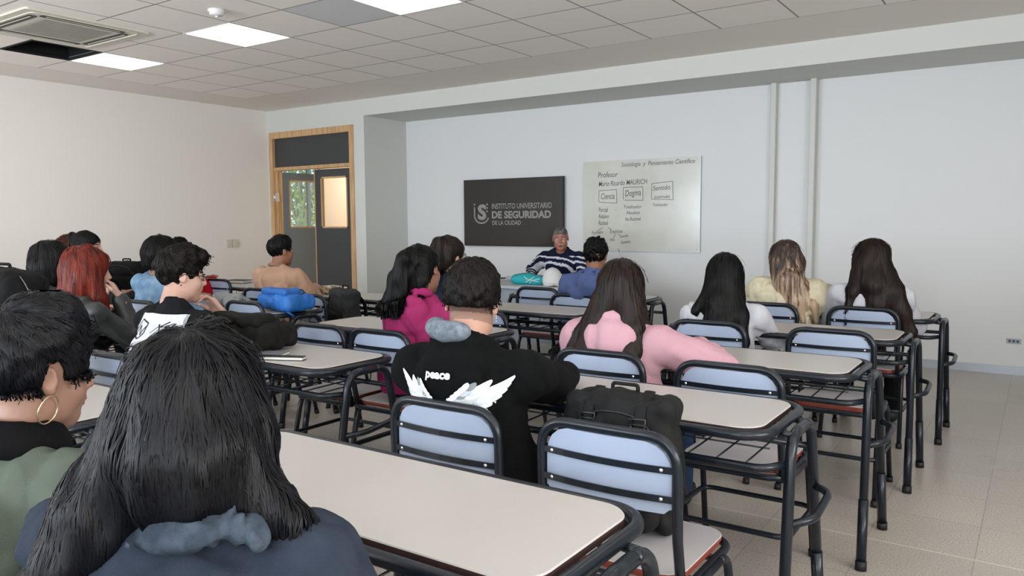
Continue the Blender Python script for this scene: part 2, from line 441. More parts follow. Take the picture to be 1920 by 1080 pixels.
# tree outside the corridor window
rnd = random.Random(4)
t = empty('tree', (-14.2, 12.2, 0), 0, 'bright green leafy tree outside, seen through the pane of the open door leaf', 'tree')
b = MB(); b.tube([(0, 0, -0.5), (0.05, 0, 1.2), (-0.05, 0.05, 2.2), (0.15, 0, 3.2)], [0.1, 0.08, 0.05, 0.03], 0)
for s in (-1, 1, .4, -.5): b.tube([(0, 0, 1.0), (0.3*s, 0, 1.8), (0.5*s, 0.1, 2.8)], [0.05, 0.035, 0.015], 0)
b.build('trunk', mat('pale_bark', '#b9b5a2', 0.8), t)
b = MB()
for i in range(6500):
    p = Vector((rnd.gauss(0, 1.3), rnd.gauss(0.5, 0.6), 0.6+rnd.random()*2.8)); a = rnd.random()*6.28; q = Matrix.Rotation(a, 3, 'Z') @ Matrix.Rotation(rnd.random()*2-1, 3, 'X')
    b.add([p + q @ Vector(v) for v in ((-.05, 0, 0), (0, .02, .035), (.06, 0, 0), (0, -.02, -.035))], [(0, 1, 2, 3)])
b.build('foliage', mat('bright_leaf', '#bcd483', 0.6, var=0.4, vscale=5), t)

# ---------------------------------------------------------------- ceiling fittings
first = None
k = 0
for r in LIGHT_ROWS:
    for c in LIGHT_COLS:
        if c >= NXT: continue
        x = GX0+(c+0.5)*0.61; y = GY0-(r+0.5)*0.61
        if first is None:
            t = empty('ceiling_light', (x, y, HC)); first = t
            b = MB(); w = 0.305
            for (a0, b0, a1, b1) in ((-w, -w, w, -w+0.012), (-w, w-0.012, w, w), (-w, -w+.012, -w+0.012, w-.012), (w-0.012, -w+.012, w, w-.012)):
                b.box((a0, b0, -0.004), (a1, b1, 0.03))
            b.build('frame', M_white, t)
            b = MB(); b.prism(rrect(0.584, 0.584, 0.03, 4), -0.001, 0.02); b.build('diffuser', M_panel, t)
        else:
            t = copy_tree(first); t.location = (x, y, HC)
        nm = {(1, 3): 'square lit ceiling panel nearest the left wall, beside the dark ceiling opening', (4, 3): 'square lit ceiling panel beside the smoke detector', (7, 3): 'square lit ceiling panel cut by the top edge of the photo, nearest above the screen'}.get((c, r))
        if not nm: nm = 'square lit ceiling panel %s, column %s from the left wall' % ({3: 'over the front desks', 7: 'over the rear desks', 11: 'behind the camera'}[r], {1: 'one', 4: 'two', 7: 'three', 10: 'four', 13: 'five', 16: 'six'}[c])
        tag(t, nm, 'ceiling light', 'square ceiling light panels')
# open ceiling cell: dark void with metal rim
x0 = GX0+1*0.61; y0 = GY0-5*0.61
b = MB()
for (a0, b0, a1, b1) in ((x0, y0, x0+.61, y0+.02), (x0, y0+.59, x0+.61, y0+.61), (x0, y0+.02, x0+.02, y0+.59), (x0+.59, y0+.02, x0+.61, y0+.59)): b.box((a0, b0, HC-0.003), (a1, b1, HC+0.02))
b.box((x0, y0, HC+0.40), (x0+.61, y0+.61, HC+0.42), 0)
for (a0, b0, a1, b1) in ((x0-.01, y0, x0, y0+.61), (x0+.61, y0, x0+.62, y0+.61), (x0, y0-.01, x0+.61, y0), (x0, y0+.61, x0+.61, y0+.62)): b.box((a0, b0, HC+.03), (a1, b1, HC+0.4), 0)
tag(b.build('ceiling_opening', mat('void_black', '#08080a', 0.9)), 'black open ceiling cell with a tile missing, between air conditioner and light panel', 'ceiling opening')
# cassette air conditioner
ax, ay = -6.55, 3.25
t = empty('air_conditioner', (ax, ay, HC), 0, 'cream ceiling cassette air conditioner with four slots and grey grille', 'air conditioner')
b = MB(); W = 0.475
b.prism(rrect(2*W, 2*W, 0.03, 4), -0.014, 0.0)
o = b.build('housing', M_cream, t)
b = MB()
for i in range(30):
    y = -0.25+0.5*i/29; b.box((-0.26, y-0.006, -0.020), (0.26, y+0.006, -0.015))
b.box((-0.27, -0.27, -0.0165), (0.27, 0.27, -0.0135)); b.build('grille', mat('grille_grey', '#9c9a90', 0.6), t)
for k in range(4):
    R4 = Matrix.Rotation(math.radians(90*k), 4, 'Z')
    b = MB(); b.prism(rrect(0.64, 0.062, 0.02, 4, 0, 0.35), -0.0165, -0.013, 0, None, 0, R4); b.build('air_slot', M_black, t)
    b = MB(); b.box((-0.28, 0.352, -0.0185), (0.28, 0.364, -0.0165), 0, R4); b.build('louver', M_cream, t)
# frame ridge round the cassette
b = MB(); b.tube([(x, y, -0.015) for x, y in rrect(0.82, 0.82, 0.03, 4)], 0.006, 0, 6, True); b.build('rim', M_cream, t)
# smoke detector
t = empty('smoke_detector', (-5.06, 3.62, HC), 0, 'round white smoke detector on the ceiling beside the middle light panel', 'smoke detector')
b = MB(); b.lathe([(0.0, 0), (0.06, 0), (0.06, -0.014), (0.056, -0.02)], seg=24); b.build('base', M_white, t)
b = MB(); b.lathe([(0.053, -0.018), (0.05, -0.034), (0.040, -0.042), (0.0, -0.044)], seg=24); b.build('sensor_head', M_white, t)
b = MB(); b.lathe([(0.0, -0.043), (0.012, -0.044), (0.010, -0.052), (0.0, -0.053)], seg=16); b.build('sensor_tip', M_white, t)

# ---------------------------------------------------------------- wall fittings
t = empty('wall_switch', (XL, 6.58, 1.09), 0, 'two-gang cream wall switch plate on the left wall', 'wall switch')
for i in range(2):
    b = MB(); y = -0.052+i*0.104
    b.box((0.0, y-0.049, -0.055), (0.012, y+0.049, 0.055)); b.build('plate', M_cream, t)
    b = MB()
    for j in (-1, 1): b.box((0.012, y+j*0.014-0.011, -0.028), (0.018, y+j*0.014+0.011, 0.028))
    b.build('rocker', M_cream, t)
t = empty('wall_socket', (-0.17, Y2, 0.295), 0, 'open silver-grey power socket box low on the front wall at right', 'wall socket')
b = MB(); b.box((-0.055, -0.006, -0.022), (0.055, 0.0, 0.022)); b.build('plate', mat('brushed_steel', '#8d9299', 0.35, metal=0.7, bump=0.4, bscale=40), t)
b = MB()
for x in (-.03, 0, .03): b.box((x-.009, -0.009, -.010), (x+.009, -0.006, .010))
b.build('outlet', M_slate, t)

# ---------------------------------------------------------------- television
TX0, TX1, TZ0, TZ1 = -6.145, -4.675, 1.057, 1.89
t = empty('television', ((TX0+TX1)/2, Y2-0.003, TZ0), 0, 'large black wall-mounted screen showing a grey institute logo', 'television')
tx = (TX0+TX1)/2
b = MB(); b.box((TX0-tx, -0.06, 0), (TX1-tx, -0.025, TZ1-TZ0)); b.box((-0.3, -0.025, 0.2), (0.3, 0.0, 0.6)); b.build('casing', M_black, t)
b = MB(); b.box((TX0-tx+0.008, -0.0615, 0.014), (TX1-tx-0.008, -0.06, TZ1-TZ0-0.008)); scr = b.build('screen', mat('screen_black', '#2e2c2b', 0.12, spec=0.35), t)
LG = mat('logo_grey', '#8f8d8b', 0.6)
b = MB(); yy = -0.0625
wall_text(b, 'INSTITUTO UNIVERSITARIO', -5.705-tx, yy, 1.512+0.008-TZ0, width=0.875, size=0.1, offset=0.0015, height=0.066)
wall_text(b, 'DE SEGURIDAD', -5.705-tx, yy, 1.405-TZ0, width=0.865, size=0.1, offset=0.004, height=0.087)
wall_text(b, 'DE LA CIUDAD', -5.70-tx, yy, 1.322-TZ0, width=0.43, size=0.1, offset=0.002, height=0.052)
b.build('logo_lettering', LG, scr)
b = MB()
wall_text(b, 'S', -5.925-tx, yy, 1.395-TZ0, width=0.135, size=0.2, offset=0.009, height=0.185)
arc = [(-5.975-tx, yy, 1.545-TZ0)] + [(-5.865-tx-0.11*math.cos(math.radians(a)), yy, 1.435-TZ0-0.092*math.sin(math.radians(a))) for a in range(0, 166, 11)]
for i in range(len(arc)-1):
    p, q = Vector(arc[i]), Vector(arc[i+1]); d = (q-p).normalized(); n = Vector((-d.z, 0, d.x))*0.0095
    b.add([p-n, p+n, q+n, q-n], [(0, 3, 2, 1)])
for (x, z) in ((-5.975, 1.577), (-5.778, 1.577), (-5.778, 1.533), (-5.778, 1.49)):
    b.add([(x-tx-0.011, yy, z-TZ0-.011), (x-tx+.011, yy, z-TZ0-.011), (x-tx+.011, yy, z-TZ0+.011), (x-tx-.011, yy, z-TZ0+.011)], [(0, 1, 2, 3)])
b.build('logo_emblem', LG, scr)

# ---------------------------------------------------------------- whiteboard
WX0, WX1, WZ0, WZ1 = -4.425, -3.02, 1.022, 2.04
t = empty('whiteboard', ((WX0+WX1)/2, Y2-0.003, WZ0), 0, 'frameless whiteboard with handwritten notes and three boxed words', 'whiteboard')
wx = (WX0+WX1)/2
b = MB(); b.box((WX0-wx, -0.02, 0), (WX1-wx, 0.0, WZ1-WZ0), 0); b.build('board', mat('smudged_whiteboard', '#d0d0c9', 0.18, col2='#c4c4ba', vscale=2.2, spec=0.5), t)
b = MB(); b.box((WX1-wx, -0.022, -0.003), (WX1-wx+0.006, 0.0, WZ1-WZ0)); b.box((WX0-wx, -0.022, -0.006), (WX1-wx, 0.0, 0)); b.build('edge_strip', M_alu, t)
INK = mat('grey_marker_ink', '#5f6163', 0.6)
yy = -0.0215
def hw(s, x, z, w, h=None, rot=0.0, sh=0.15, off=0.0004):
    b = MB(); wall_text(b, s, x-wx, yy, z-WZ0, width=w, size=0.1, offset=off, shear=sh, rot=rot, height=h); b.build('handwriting', INK, t)
hw('Sociología  y  Pensamiento Científico', -3.94, 1.965, 0.86, 0.048, 0.005)
hw('Profesor', -4.235, 1.855, 0.25, 0.06)
hw('Mario Ricardo MAURICH', -4.225, 1.755, 0.60, 0.055, 0.02)
hw('Ciencia', -4.195, 1.61, 0.17, 0.065); hw('Dogma', -3.89, 1.635, 0.19, 0.065, 0.05)
hw('Sentido', -3.555, 1.69, 0.20, 0.05, 0.05); hw('común', -3.54, 1.605, 0.18, 0.035)
hw('Parcial', -4.225, 1.465, 0.12, 0.05); hw('Relativo', -4.225, 1.39, 0.13, 0.05); hw('Racional', -4.225, 1.315, 0.12, 0.05)
hw('Totalizador', -3.91, 1.50, 0.22, 0.035); hw('Absoluto', -3.88, 1.435, 0.17, 0.035); hw('No Racional', -3.89, 1.36, 0.19, 0.04, 0.03)
hw('Totalizador', -3.56, 1.52, 0.18, 0.03)
hw('Formales', -4.31, 1.205, 0.14, 0.04, 0.1); hw('Empíricas', -4.08, 1.22, 0.16, 0.04, 0.05); hw('nat', -4.08, 1.135, 0.06, 0.03); hw('Sociales', -3.95, 1.17, 0.1, 0.03, 0.15); hw('Humanas', -3.94, 1.10, 0.12, 0.035, 0.15)
def stroke(pts, w=0.0028):
    b = MB()
    for i in range(len(pts)-1):
        p = Vector((pts[i][0]-wx, yy, pts[i][1]-WZ0)); q = Vector((pts[i+1][0]-wx, yy, pts[i+1][1]-WZ0)); d = (q-p).normalized(); n = Vector((-d.z, 0, d.x))*w
        b.add([p-n, p+n, q+n, q-n], [(0, 1, 2, 3)])
    b.build('drawn_line', INK, t)
stroke([(-4.225, 1.58), (-4.222, 1.705), (-4.0, 1.715), (-3.995, 1.56), (-4.225, 1.575)])
stroke([(-3.915, 1.60), (-3.915, 1.735), (-3.68, 1.735), (-3.675, 1.585), (-3.90, 1.592)])
stroke([(-3.575, 1.60), (-3.57, 1.765), (-3.33, 1.785), (-3.32, 1.585), (-3.575, 1.597)])
stroke([(-4.17, 1.29), (-4.245, 1.245)]); stroke([(-4.11, 1.29), (-4.06, 1.26)]); stroke([(-4.0, 1.215), (-4.04, 1.17)]); stroke([(-3.98, 1.215), (-3.95, 1.19)])
b = MB()
for (x, z) in ((WX0+.03, WZ1-.03), (WX1-.03, WZ1-.03), (WX0+.03, WZ0+.03), (WX1-.03, WZ0+.03)): b.lathe([(0.006, 0), (0.005, 0.003), (0, 0.004)], seg=10, M=Matrix.Translation((x-wx, -0.02, z-WZ0)) @ Matrix.Rotation(math.radians(90), 4, 'X'))
b.build('screw_cap', M_alu, t)
# ================================================================== DESKS AND CHAIRS
def make_desk():
    t = empty('school_desk', (0, 0, 0))
    L, D, Z = 1.17, 0.42, 0.755
    b = MB(); b.prism(rrect(L, D, 0.075, 8), Z-0.018, Z, 0, 1, 0.003); b.build('tabletop', [M_top, M_edge], t)
    b = MB(); b.tube([(x, y, Z-0.018) for x, y in rrect(L+0.05, D+0.05, 0.10, 8)], 0.0155, 0, 10, True)
    for x in (-0.35, 0.35): b.tube([(x, -D/2-0.02, Z-0.03), (x, D/2+0.02, Z-0.03)], 0.011, 0, 8)
    b.build('top_frame', M_tube, t)
    for sx in (-1, 1):
        X = sx*0.655
        top = fillet([(X+sx*0.015, -0.245, 0.0), (X, -0.115, Z-0.03), (X, 0.115, Z-0.03), (X+sx*0.015, 0.245, 0.0)], 0.085, 8)
        half = len(top)//2
        for q, pts in enumerate((top[:half+1], top[half:])):
            b = MB(); b.tube(pts, 0.0165, 0, 10)
            e = Vector(pts[0] if q == 0 else pts[-1]); n = Vector(pts[1] if q == 0 else pts[-2]); d = (n-e).normalized()
            b.tube([e+d*0.01, e+d*0.27], 0.019, 0, 10)
            lg = b.build('leg', M_tube, t)
            b = MB(); b.tube([e, e+d*0.035], 0.0215, 0, 12); b.build('rubber_foot', M_rubber, lg)
        # joints between the leg hoop and the top frame
        b = MB()
        b.tube([(sx*0.60, -0.09, Z-0.03), (X, -0.09, Z-0.035)], 0.011, 0, 8); b.build('bracket', M_tube, t)
        b = MB(); b.tube([(sx*0.60, 0.09, Z-0.03), (X, 0.09, Z-0.035)], 0.011, 0, 8); b.build('bracket', M_tube, t)
        b = MB()
        # outer bumper rail bowed away from the desk end
        def leg_pt(y_sign, z):
            f = 1-z/(Z-0.03); return Vector((X+sx*0.015*f, y_sign*(0.115+0.13*f), z))
        a = leg_pt(-1, 0.47); c = leg_pt(1, 0.50)
        b.tube(fillet([a, a+Vector((sx*0.06, 0.07, 0.01)), c+Vector((sx*0.06, -0.05, 0)), c], 0.09, 8), 0.0125, 0, 8)
        b.build('side_rail', M_tube, t)
    b = MB()
    b.tube(fillet([(-0.655, -0.10, 0.64), (-0.60, -0.205, 0.64), (0.60, -0.205, 0.64), (0.655, -0.10, 0.64)], 0.06, 6), 0.0125, 0, 8)
    b.tube([(-0.655, 0.13, 0.635), (0.655, 0.13, 0.635)], 0.011, 0, 8)
    for i in range(13):
        x = -0.54+1.08*i/12
        b.tube(fillet([(x, -0.205, 0.64), (x, 0.13, 0.645), (x, 0.135, Z-0.03)], 0.02, 3), 0.0032, 0, 6)
    b.tube([(-0.56, 0.135, 0.69), (0.56, 0.135, 0.69)], 0.0032, 0, 6)
    b.tube([(-0.56, 0.0, 0.643), (0.56, 0.0, 0.643)], 0.0032, 0, 6)
    b.build('book_rack', M_tube, t)
    return t
def make_chair():
    t = empty('school_chair', (0, 0, 0))
    b = MB()
    pts = fillet([(-0.195, -0.155, 0.41), (-0.197, -0.19, 0.56), (-0.197, -0.2, 0.822), (0.197, -0.2, 0.822), (0.197, -0.19, 0.56), (0.195, -0.155, 0.41)], [0, 0.08, 0.085, 0.085, 0.08, 0], 9)
    b.tube(pts, 0.0135, 0, 10); b.build('back_frame', M_tube, t)
    # backrest plate, gently curved, top corners follow the hoop
    b = MB(); nx = 14; vs = []; z0, z1, hw_, rc = 0.628, 0.808, 0.181, 0.075
    def top_z(x):
        a = abs(x)-(hw_-rc)
        return z1 if a <= 0 else z1-rc+math.sqrt(max(0, rc*rc-a*a))
    cols = []
    for i in range(nx+1):
        x = hw_*math.sin(math.pi*(i/nx-0.5)); y = -0.194-0.018*(1-(x/hw_)**2)
        zb = z0+(0.012 if abs(x) > hw_*0.97 else 0)
        for z in np.linspace(zb, top_z(x), 5): vs.append((x, y, z))
        for z in np.linspace(zb, top_z(x), 5): vs.append((x, y+0.010, z))
    fs = []
    for i in range(nx):
        for j in range(4):
            a = i*10+j; fs.append((a, a+10, a+11, a+1)); a += 5; fs.append((a, a+1, a+11, a+10))
        a = i*10; fs.append((a, a+5, a+15, a+10)); fs.append((a+4, a+14, a+19, a+9))
    e = nx*10
    for j in range(4): fs.append((j, j+1, j+6, j+5)); fs.append((e+j, e+j+5, e+j+6, e+j+1))
    b.add(vs, fs, 0); bk = b.build('backrest', M_back, t)
    for z in (0.742, 0.668):
        b = MB(); row = []
        for i in range(nx+1):
            x = 0.19*math.sin(math.pi*(i/nx-0.5)); row.append((x, -0.198-0.018*(1-(x/0.19)**2), z))
        for i in range(nx):
            p, q = row[i], row[i+1]
            vs = [(p[0], p[1]-.004, z-.0085), (q[0], q[1]-.004, z-.0085), (q[0], q[1]-.004, z+.0085), (p[0], p[1]-.004, z+.0085), (p[0], p[1], z-.0085), (q[0], q[1], z-.0085), (q[0], q[1], z+.0085), (p[0], p[1], z+.0085)]
            b.add(vs, [(0, 1, 2, 3), (3, 2, 6, 7), (0, 4, 5, 1)], 0)
        b.build('back_slat', M_tube, t)
        for x in (-0.158, 0.158):
            b = MB(); b.lathe([(0.0055, 0), (0.0045, 0.003), (0, 0.004)], seg=10, M=Matrix.Translation((x, -0.2065, z)) @ Matrix.Rotation(math.radians(90), 4, 'X')); b.build('rivet', M_rivet, bk)
    b = MB(); b.prism(rrect(0.385, 0.37, 0.06, 6, 0, 0.015), 0.446, 0.458, 0, 1, 0.002)
    b.prism(rrect(0.375, 0.36, 0.06, 6, 0, 0.015), 0.434, 0.446, 1, 1); b.build('seat', [M_seat, M_ply], t)
    b = MB(); b.tube([(x, y, 0.425) for x, y in rrect(0.41, 0.395, 0.07, 6, 0, 0.01)], 0.0125, 0, 8, True)
    b.tube([(-0.2, 0.08, 0.42), (0.2, 0.08, 0.42)], 0.01, 0, 6); b.tube([(-0.2, -0.08, 0.42), (0.2, -0.08, 0.42)], 0.01, 0, 6)
    b.build('seat_frame', M_tube, t)
    for sx in (-1, 1):
        X = sx*0.215
        top = fillet([(X+sx*0.01, -0.225, 0), (X, -0.13, 0.42), (X, 0.13, 0.42), (X+sx*0.01, 0.215, 0)], 0.075, 7)
        half = len(top)//2
        for q, pts in enumerate((top[:half+1], top[half:])):
            b = MB(); b.tube(pts, 0.013, 0, 8); lg = b.build('leg', M_tube, t)
            e = Vector(pts[0] if q == 0 else pts[-1]); n = Vector(pts[1] if q == 0 else pts[-2]); d = (n-e).normalized()
            b = MB(); b.tube([e, e+d*0.03], 0.017, 0, 10); b.build('rubber_foot', M_rubber, lg)
    b = MB(); b.tube([(x, y, 0.215) for x, y in rrect(0.455, 0.385, 0.05, 5, 0, -0.003)], 0.0105, 0, 8, True); b.build('stretcher', M_tube, t)
    return t
DESKS = [ # x, y, rz, label
 (-1.265, 1.25, 0, 'empty cream double desk closest to the camera, at the bottom of the photo'),
 (-1.24, 2.43, 0, 'cream double desk with the black buckled backpack on it'),
 (-1.20, 3.42, 0, 'cream double desk in front of the pink hoodie student, third from the camera'),
 (-1.175, 4.47, 0, 'cream double desk behind the blonde student, fourth from the camera on the right'),
 (-1.14, 5.50, 0, 'cream double desk farthest right by the front wall, at the blonde student'),
 (-3.02, 1.30, 0, 'cream double desk beside the face of the student with the hoop earring'),
 (-3.035, 2.39, 0, 'cream double desk holding the round black backpack, second in the middle column'),
 (-3.04, 3.40, 0, 'cream double desk in front of the student in magenta'),
 (-3.05, 4.57, 0, 'cream double desk right behind the chairs of the blue hoodie student'),
 (-3.10, 5.60, 0, 'front middle cream double desk, at the blue hoodie student, facing the teacher'),
 (-4.81, 2.47, 0, 'cream double desk beside the red-haired student'),
 (-4.80, 3.58, 0, 'cream double desk with the blue backpack on it'),
 (-4.80, 4.62, 0, 'cream double desk with the patterned pouch, at the student in the tan sweater'),
 (-6.60, 3.62, 0, 'cream double desk at left wall column with a black backpack on it'),
 (-6.62, 4.85, 0, 'cream double desk farthest left by the front, with an open notebook'),
]
d0 = make_desk()
for i, (x, y, rz, lab) in enumerate(DESKS):
    o = d0 if i == 0 else copy_tree(d0)
    o.location = (x, y, 0); o.rotation_euler = (0, 0, rz); tag(o, lab, 'desk', 'cream double school desks')
CHAIRS = [ # x, y of back hoop, rz, label
 (-1.44, 1.75, 'chair with two slats at the back of the student in the peace hoodie'),
 (-0.915, 1.77, 'chair nearest the camera at bottom right, black bag hanging over its seat'),
 (-1.48, 2.80, 'chair between the peace hoodie and the pink hoodie students, under the pink one'),
 (-0.94, 2.79, 'empty chair tucked at the desk with the buckled black backpack, at its right half'),
 (-1.44, 3.95, 'chair of the black-haired student in the white shirt, seen right of the pink sleeve'),
 (-0.83, 3.95, 'empty chair in front of the fourth desk on the right, beside the black-haired student'),
 (-1.45, 5.02, 'chair half hidden between the black-haired student and the blonde student'),
 (-0.88, 5.06, 'chair of the student with very long dark brown hair, farthest right'),
 (-2.68, 2.77, 'chair of the student in the magenta jacket'),
 (-3.12, 2.77, 'empty chair left of the magenta student, behind the desk with the round black bag'),
 (-2.80, 3.76, 'empty chair right of the brown ponytail student, beside the ear of the peace hoodie boy'),
 (-3.34, 3.86, 'chair of the student with the brown ponytail and glasses'),
 (-3.34, 5.27, 'empty chair left of the blue hoodie student, nearest the teal pouch'),
 (-2.79, 4.90, 'chair of the student in the blue hoodie'),
 (-6.50, 4.55, 'empty chair against the left wall desks, right of the student with glasses'),
 (-5.24, 4.05, 'chair of the student in the tan sweater'),
 (-4.47, 3.33, 'empty chair just left of and below the blue backpack'),
 (-4.52, 3.92, 'empty chair between the blue backpack and the grey backpack'),
 (-3.19, 1.69, 'chair of the student in the black shirt with the white back print'),
 (-1.60, 0.40, 'chair of the student with the hoop earring, below the frame'),
 (-1.02, 0.38, 'chair of the long-haired student in the denim-blue jacket, below the frame'),
 (-4.30, 1.90, 'chair of the red-haired student'),
 (-4.98, 1.90, 'chair of the student with the dark hood-like hair at far left'),
 (-5.15, 2.98, 'chair of the student in the light denim jacket'),
 (-6.30, 2.90, 'chair of the student with the small hair bun'),
 (-6.90, 2.95, 'chair of the student with reddish brown hair behind the bun'),
 (-7.05, 4.10, 'chair of the student in the red hoodie'),
]
c0 = make_chair(); CH = []
for i, (x, y, lab) in enumerate(CHAIRS):
    o = c0 if i == 0 else copy_tree(c0)
    o.location = (x, y+0.20, 0); tag(o, lab, 'chair', 'school chairs with pale slatted backs'); CH.append(o)

# teacher's table
t = empty('teacher_table', (-4.0, 6.42, 0), 0, 'plain light grey teacher table in front of the black screen', 'table')
b = MB(); b.prism(rrect(1.7, 0.68, 0.02, 3), 0.725, 0.75, 0); b.build('tabletop', mat('light_grey_laminate', '#b9bdc0', 0.35), t)
b = MB(); b.box((-0.78, -0.30, 0.22), (0.78, -0.282, 0.725)); b.build('modesty_panel', mat('grey_blue_panel', '#9aa3ad', 0.45), t)
for sx in (-1, 1):
    b = MB(); b.box((sx*0.80-0.013, -0.31, 0.03), (sx*0.80+0.013, 0.31, 0.725)); b.build('side_panel', mat('grey_blue_panel', '#9aa3ad', 0.45), t)
    b = MB(); b.box((sx*0.80-0.02, -0.33, 0), (sx*0.80+0.02, 0.33, 0.03)); b.build('foot', M_black, t)
# ================================================================== IMPLICIT SURFACE TOOLKIT
V = lambda *a: np.array(a, float)
def unit(v): v = np.asarray(v, float); n = np.linalg.norm(v); return v/n if n > 1e-9 else v
def rotz(a): c, s = math.cos(a), math.sin(a); return np.array([[c, -s, 0], [s, c, 0], [0, 0, 1.0]])
def rotx(a): c, s = math.cos(a), math.sin(a); return np.array([[1.0, 0, 0], [0, c, -s], [0, s, c]])
def roty(a): c, s = math.cos(a), math.sin(a); return np.array([[c, 0, s], [0, 1.0, 0], [-s, 0, c]])
def vnoise(x, y, z, seed=0):
    """smooth value noise in [-1,1]"""
    xi, yi, zi = np.floor(x).astype(np.int64), np.floor(y).astype(np.int64), np.floor(z).astype(np.int64)
    fx, fy, fz = x-xi, y-yi, z-zi
    fx = fx*fx*(3-2*fx); fy = fy*fy*(3-2*fy); fz = fz*fz*(3-2*fz)
    def h(a, b, c):
        n = (a*374761393 + b*668265263 + c*2147483647 + seed*974711) & 0xffffffff
        n = ((n ^ (n >> 13))*1274126177) & 0xffffffff
        return ((n ^ (n >> 16)) & 0xffff)/32767.5-1
    r = 0
    for dx in (0, 1):
        for dy in (0, 1):
            for dz in (0, 1):
                r = r + h(xi+dx, yi+dy, zi+dz)*(fx if dx else 1-fx)*(fy if dy else 1-fy)*(fz if dz else 1-fz)
    return r
class Field:
    def __init__(s, lo, hi, res):
        s.lo = np.array(lo, float); s.res = res
        s.n = np.ceil((np.array(hi)-s.lo)/res).astype(int)+1
        s.ax = [s.lo[i]+np.arange(s.n[i])*res for i in range(3)]
        s.D = np.full(tuple(s.n), 1.0)
    def _sub(s, lo, hi):
        a = np.clip(np.floor((np.array(lo)-s.lo)/s.res).astype(int), 0, s.n); b = np.clip(np.ceil((np.array(hi)-s.lo)/s.res).astype(int)+1, 0, s.n)
        if np.any(b <= a): return None
        sl = tuple(slice(a[i], b[i]) for i in range(3))
        X = s.ax[0][sl[0]][:, None, None]; Y = s.ax[1][sl[1]][None, :, None]; Z = s.ax[2][sl[2]][None, None, :]
        return sl, X, Y, Z
    def _merge(s, sl, d, k, sub=False):
        a = s.D[sl]
        if sub:
            d = -d
            if k > 0: h = np.maximum(k-np.abs(a-d), 0)/k; s.D[sl] = np.maximum(a, d)+h*h*k/4
            else: s.D[sl] = np.maximum(a, d)
        else:
            if k > 0: h = np.maximum(k-np.abs(a-d), 0)/k; s.D[sl] = np.minimum(a, d)-h*h*k/4
            else: s.D[sl] = np.minimum(a, d)
    def cone(s, a, b, ra, rb, k=0.02, sub=False):
        a = np.array(a, float); b = np.array(b, float); m = max(ra, rb)+k+0.03
        r = s._sub(np.minimum(a, b)-m, np.maximum(a, b)+m)
        if r is None: return s
        sl, X, Y, Z = r; ab = b-a; L2 = max(ab@ab, 1e-9)
        px, py, pz = X-a[0], Y-a[1], Z-a[2]
        t = np.clip((px*ab[0]+py*ab[1]+pz*ab[2])/L2, 0, 1)
        d = np.sqrt((px-t*ab[0])**2+(py-t*ab[1])**2+(pz-t*ab[2])**2)-(ra+t*(rb-ra))
        s._merge(sl, d, k, sub); return s
    def ell(s, c, r, R=None, k=0.02, sub=False):
        c = np.array(c, float); r = np.array(r, float); m = max(r)+k+0.03
        q = s._sub(c-m, c+m)
        if q is None: return s
        sl, X, Y, Z = q; px, py, pz = X-c[0], Y-c[1], Z-c[2]
        if R is not None: px, py, pz = [R[0, i]*px+R[1, i]*py+R[2, i]*pz for i in range(3)]
        k0 = np.sqrt((px/r[0])**2+(py/r[1])**2+(pz/r[2])**2); k1 = np.sqrt((px/r[0]**2)**2+(py/r[1]**2)**2+(pz/r[2]**2)**2)+1e-9
        s._merge(sl, k0*(k0-1)/k1, k, sub); return s
    def rbox(s, c, h, R=None, rad=0.02, k=0.01, sub=False):
        c = np.array(c, float); h = np.array(h, float); m = np.linalg.norm(h)+k+0.03
        q = s._sub(c-m, c+m)
        if q is None: return s
        sl, X, Y, Z = q; px, py, pz = X-c[0], Y-c[1], Z-c[2]
        if R is not None: px, py, pz = [R[0, i]*px+R[1, i]*py+R[2, i]*pz for i in range(3)]
        qx, qy, qz = np.abs(px)-h[0]+rad, np.abs(py)-h[1]+rad, np.abs(pz)-h[2]+rad
        d = np.sqrt(np.maximum(qx, 0)**2+np.maximum(qy, 0)**2+np.maximum(qz, 0)**2)+np.minimum(np.maximum(qx, np.maximum(qy, qz)), 0)-rad
        s._merge(sl, d, k, sub); return s
    def torus(s, c, R, Ra, Rb, r, k=0.01):
        """elliptical ring in the local xy plane"""
        n = 18; P = [np.array(c)+R@V(Ra*math.cos(2*math.pi*i/n), Rb*math.sin(2*math.pi*i/n), 0) for i in range(n)]
        for i in range(n): s.cone(P[i], P[(i+1) % n], r, r, k)
        return s
    def noise(s, amp, scale, seed=0, squash=(1, 1, 1)):
        X, Y, Z = np.meshgrid(s.ax[0]*squash[0], s.ax[1]*squash[1], s.ax[2]*squash[2], indexing='ij')
        near = np.abs(s.D) < 0.05
        v = vnoise(X[near]/scale, Y[near]/scale, Z[near]/scale, seed)
        s.D[near] += amp*v; return s
    def folds(s, amp, scale, seed=0, squash=(1, 1, 0.5)):
        """ridged folds: sharp creases, soft hills"""
        X, Y, Z = np.meshgrid(s.ax[0], s.ax[1], s.ax[2], indexing='ij'); near = np.abs(s.D) < 0.05
        x, y, z = X[near], Y[near], Z[near]
        w = vnoise(x/(scale*2.2), y/(scale*2.2), z/(scale*2.2), seed+9)*scale*0.9
        v = np.abs(vnoise((x+w)*squash[0]/scale, (y+w)*squash[1]/scale, (z-w)*squash[2]/scale, seed))
        s.D[near] += amp*(1-2.2*np.minimum(v, 0.45)); return s
    def cut(s, p, n):
        """keep the side opposite to n"""
        n = unit(n); X, Y, Z = s.ax[0][:, None, None], s.ax[1][None, :, None], s.ax[2][None, None, :]
        s.D = np.maximum(s.D, (X-p[0])*n[0]+(Y-p[1])*n[1]+(Z-p[2])*n[2]); return s
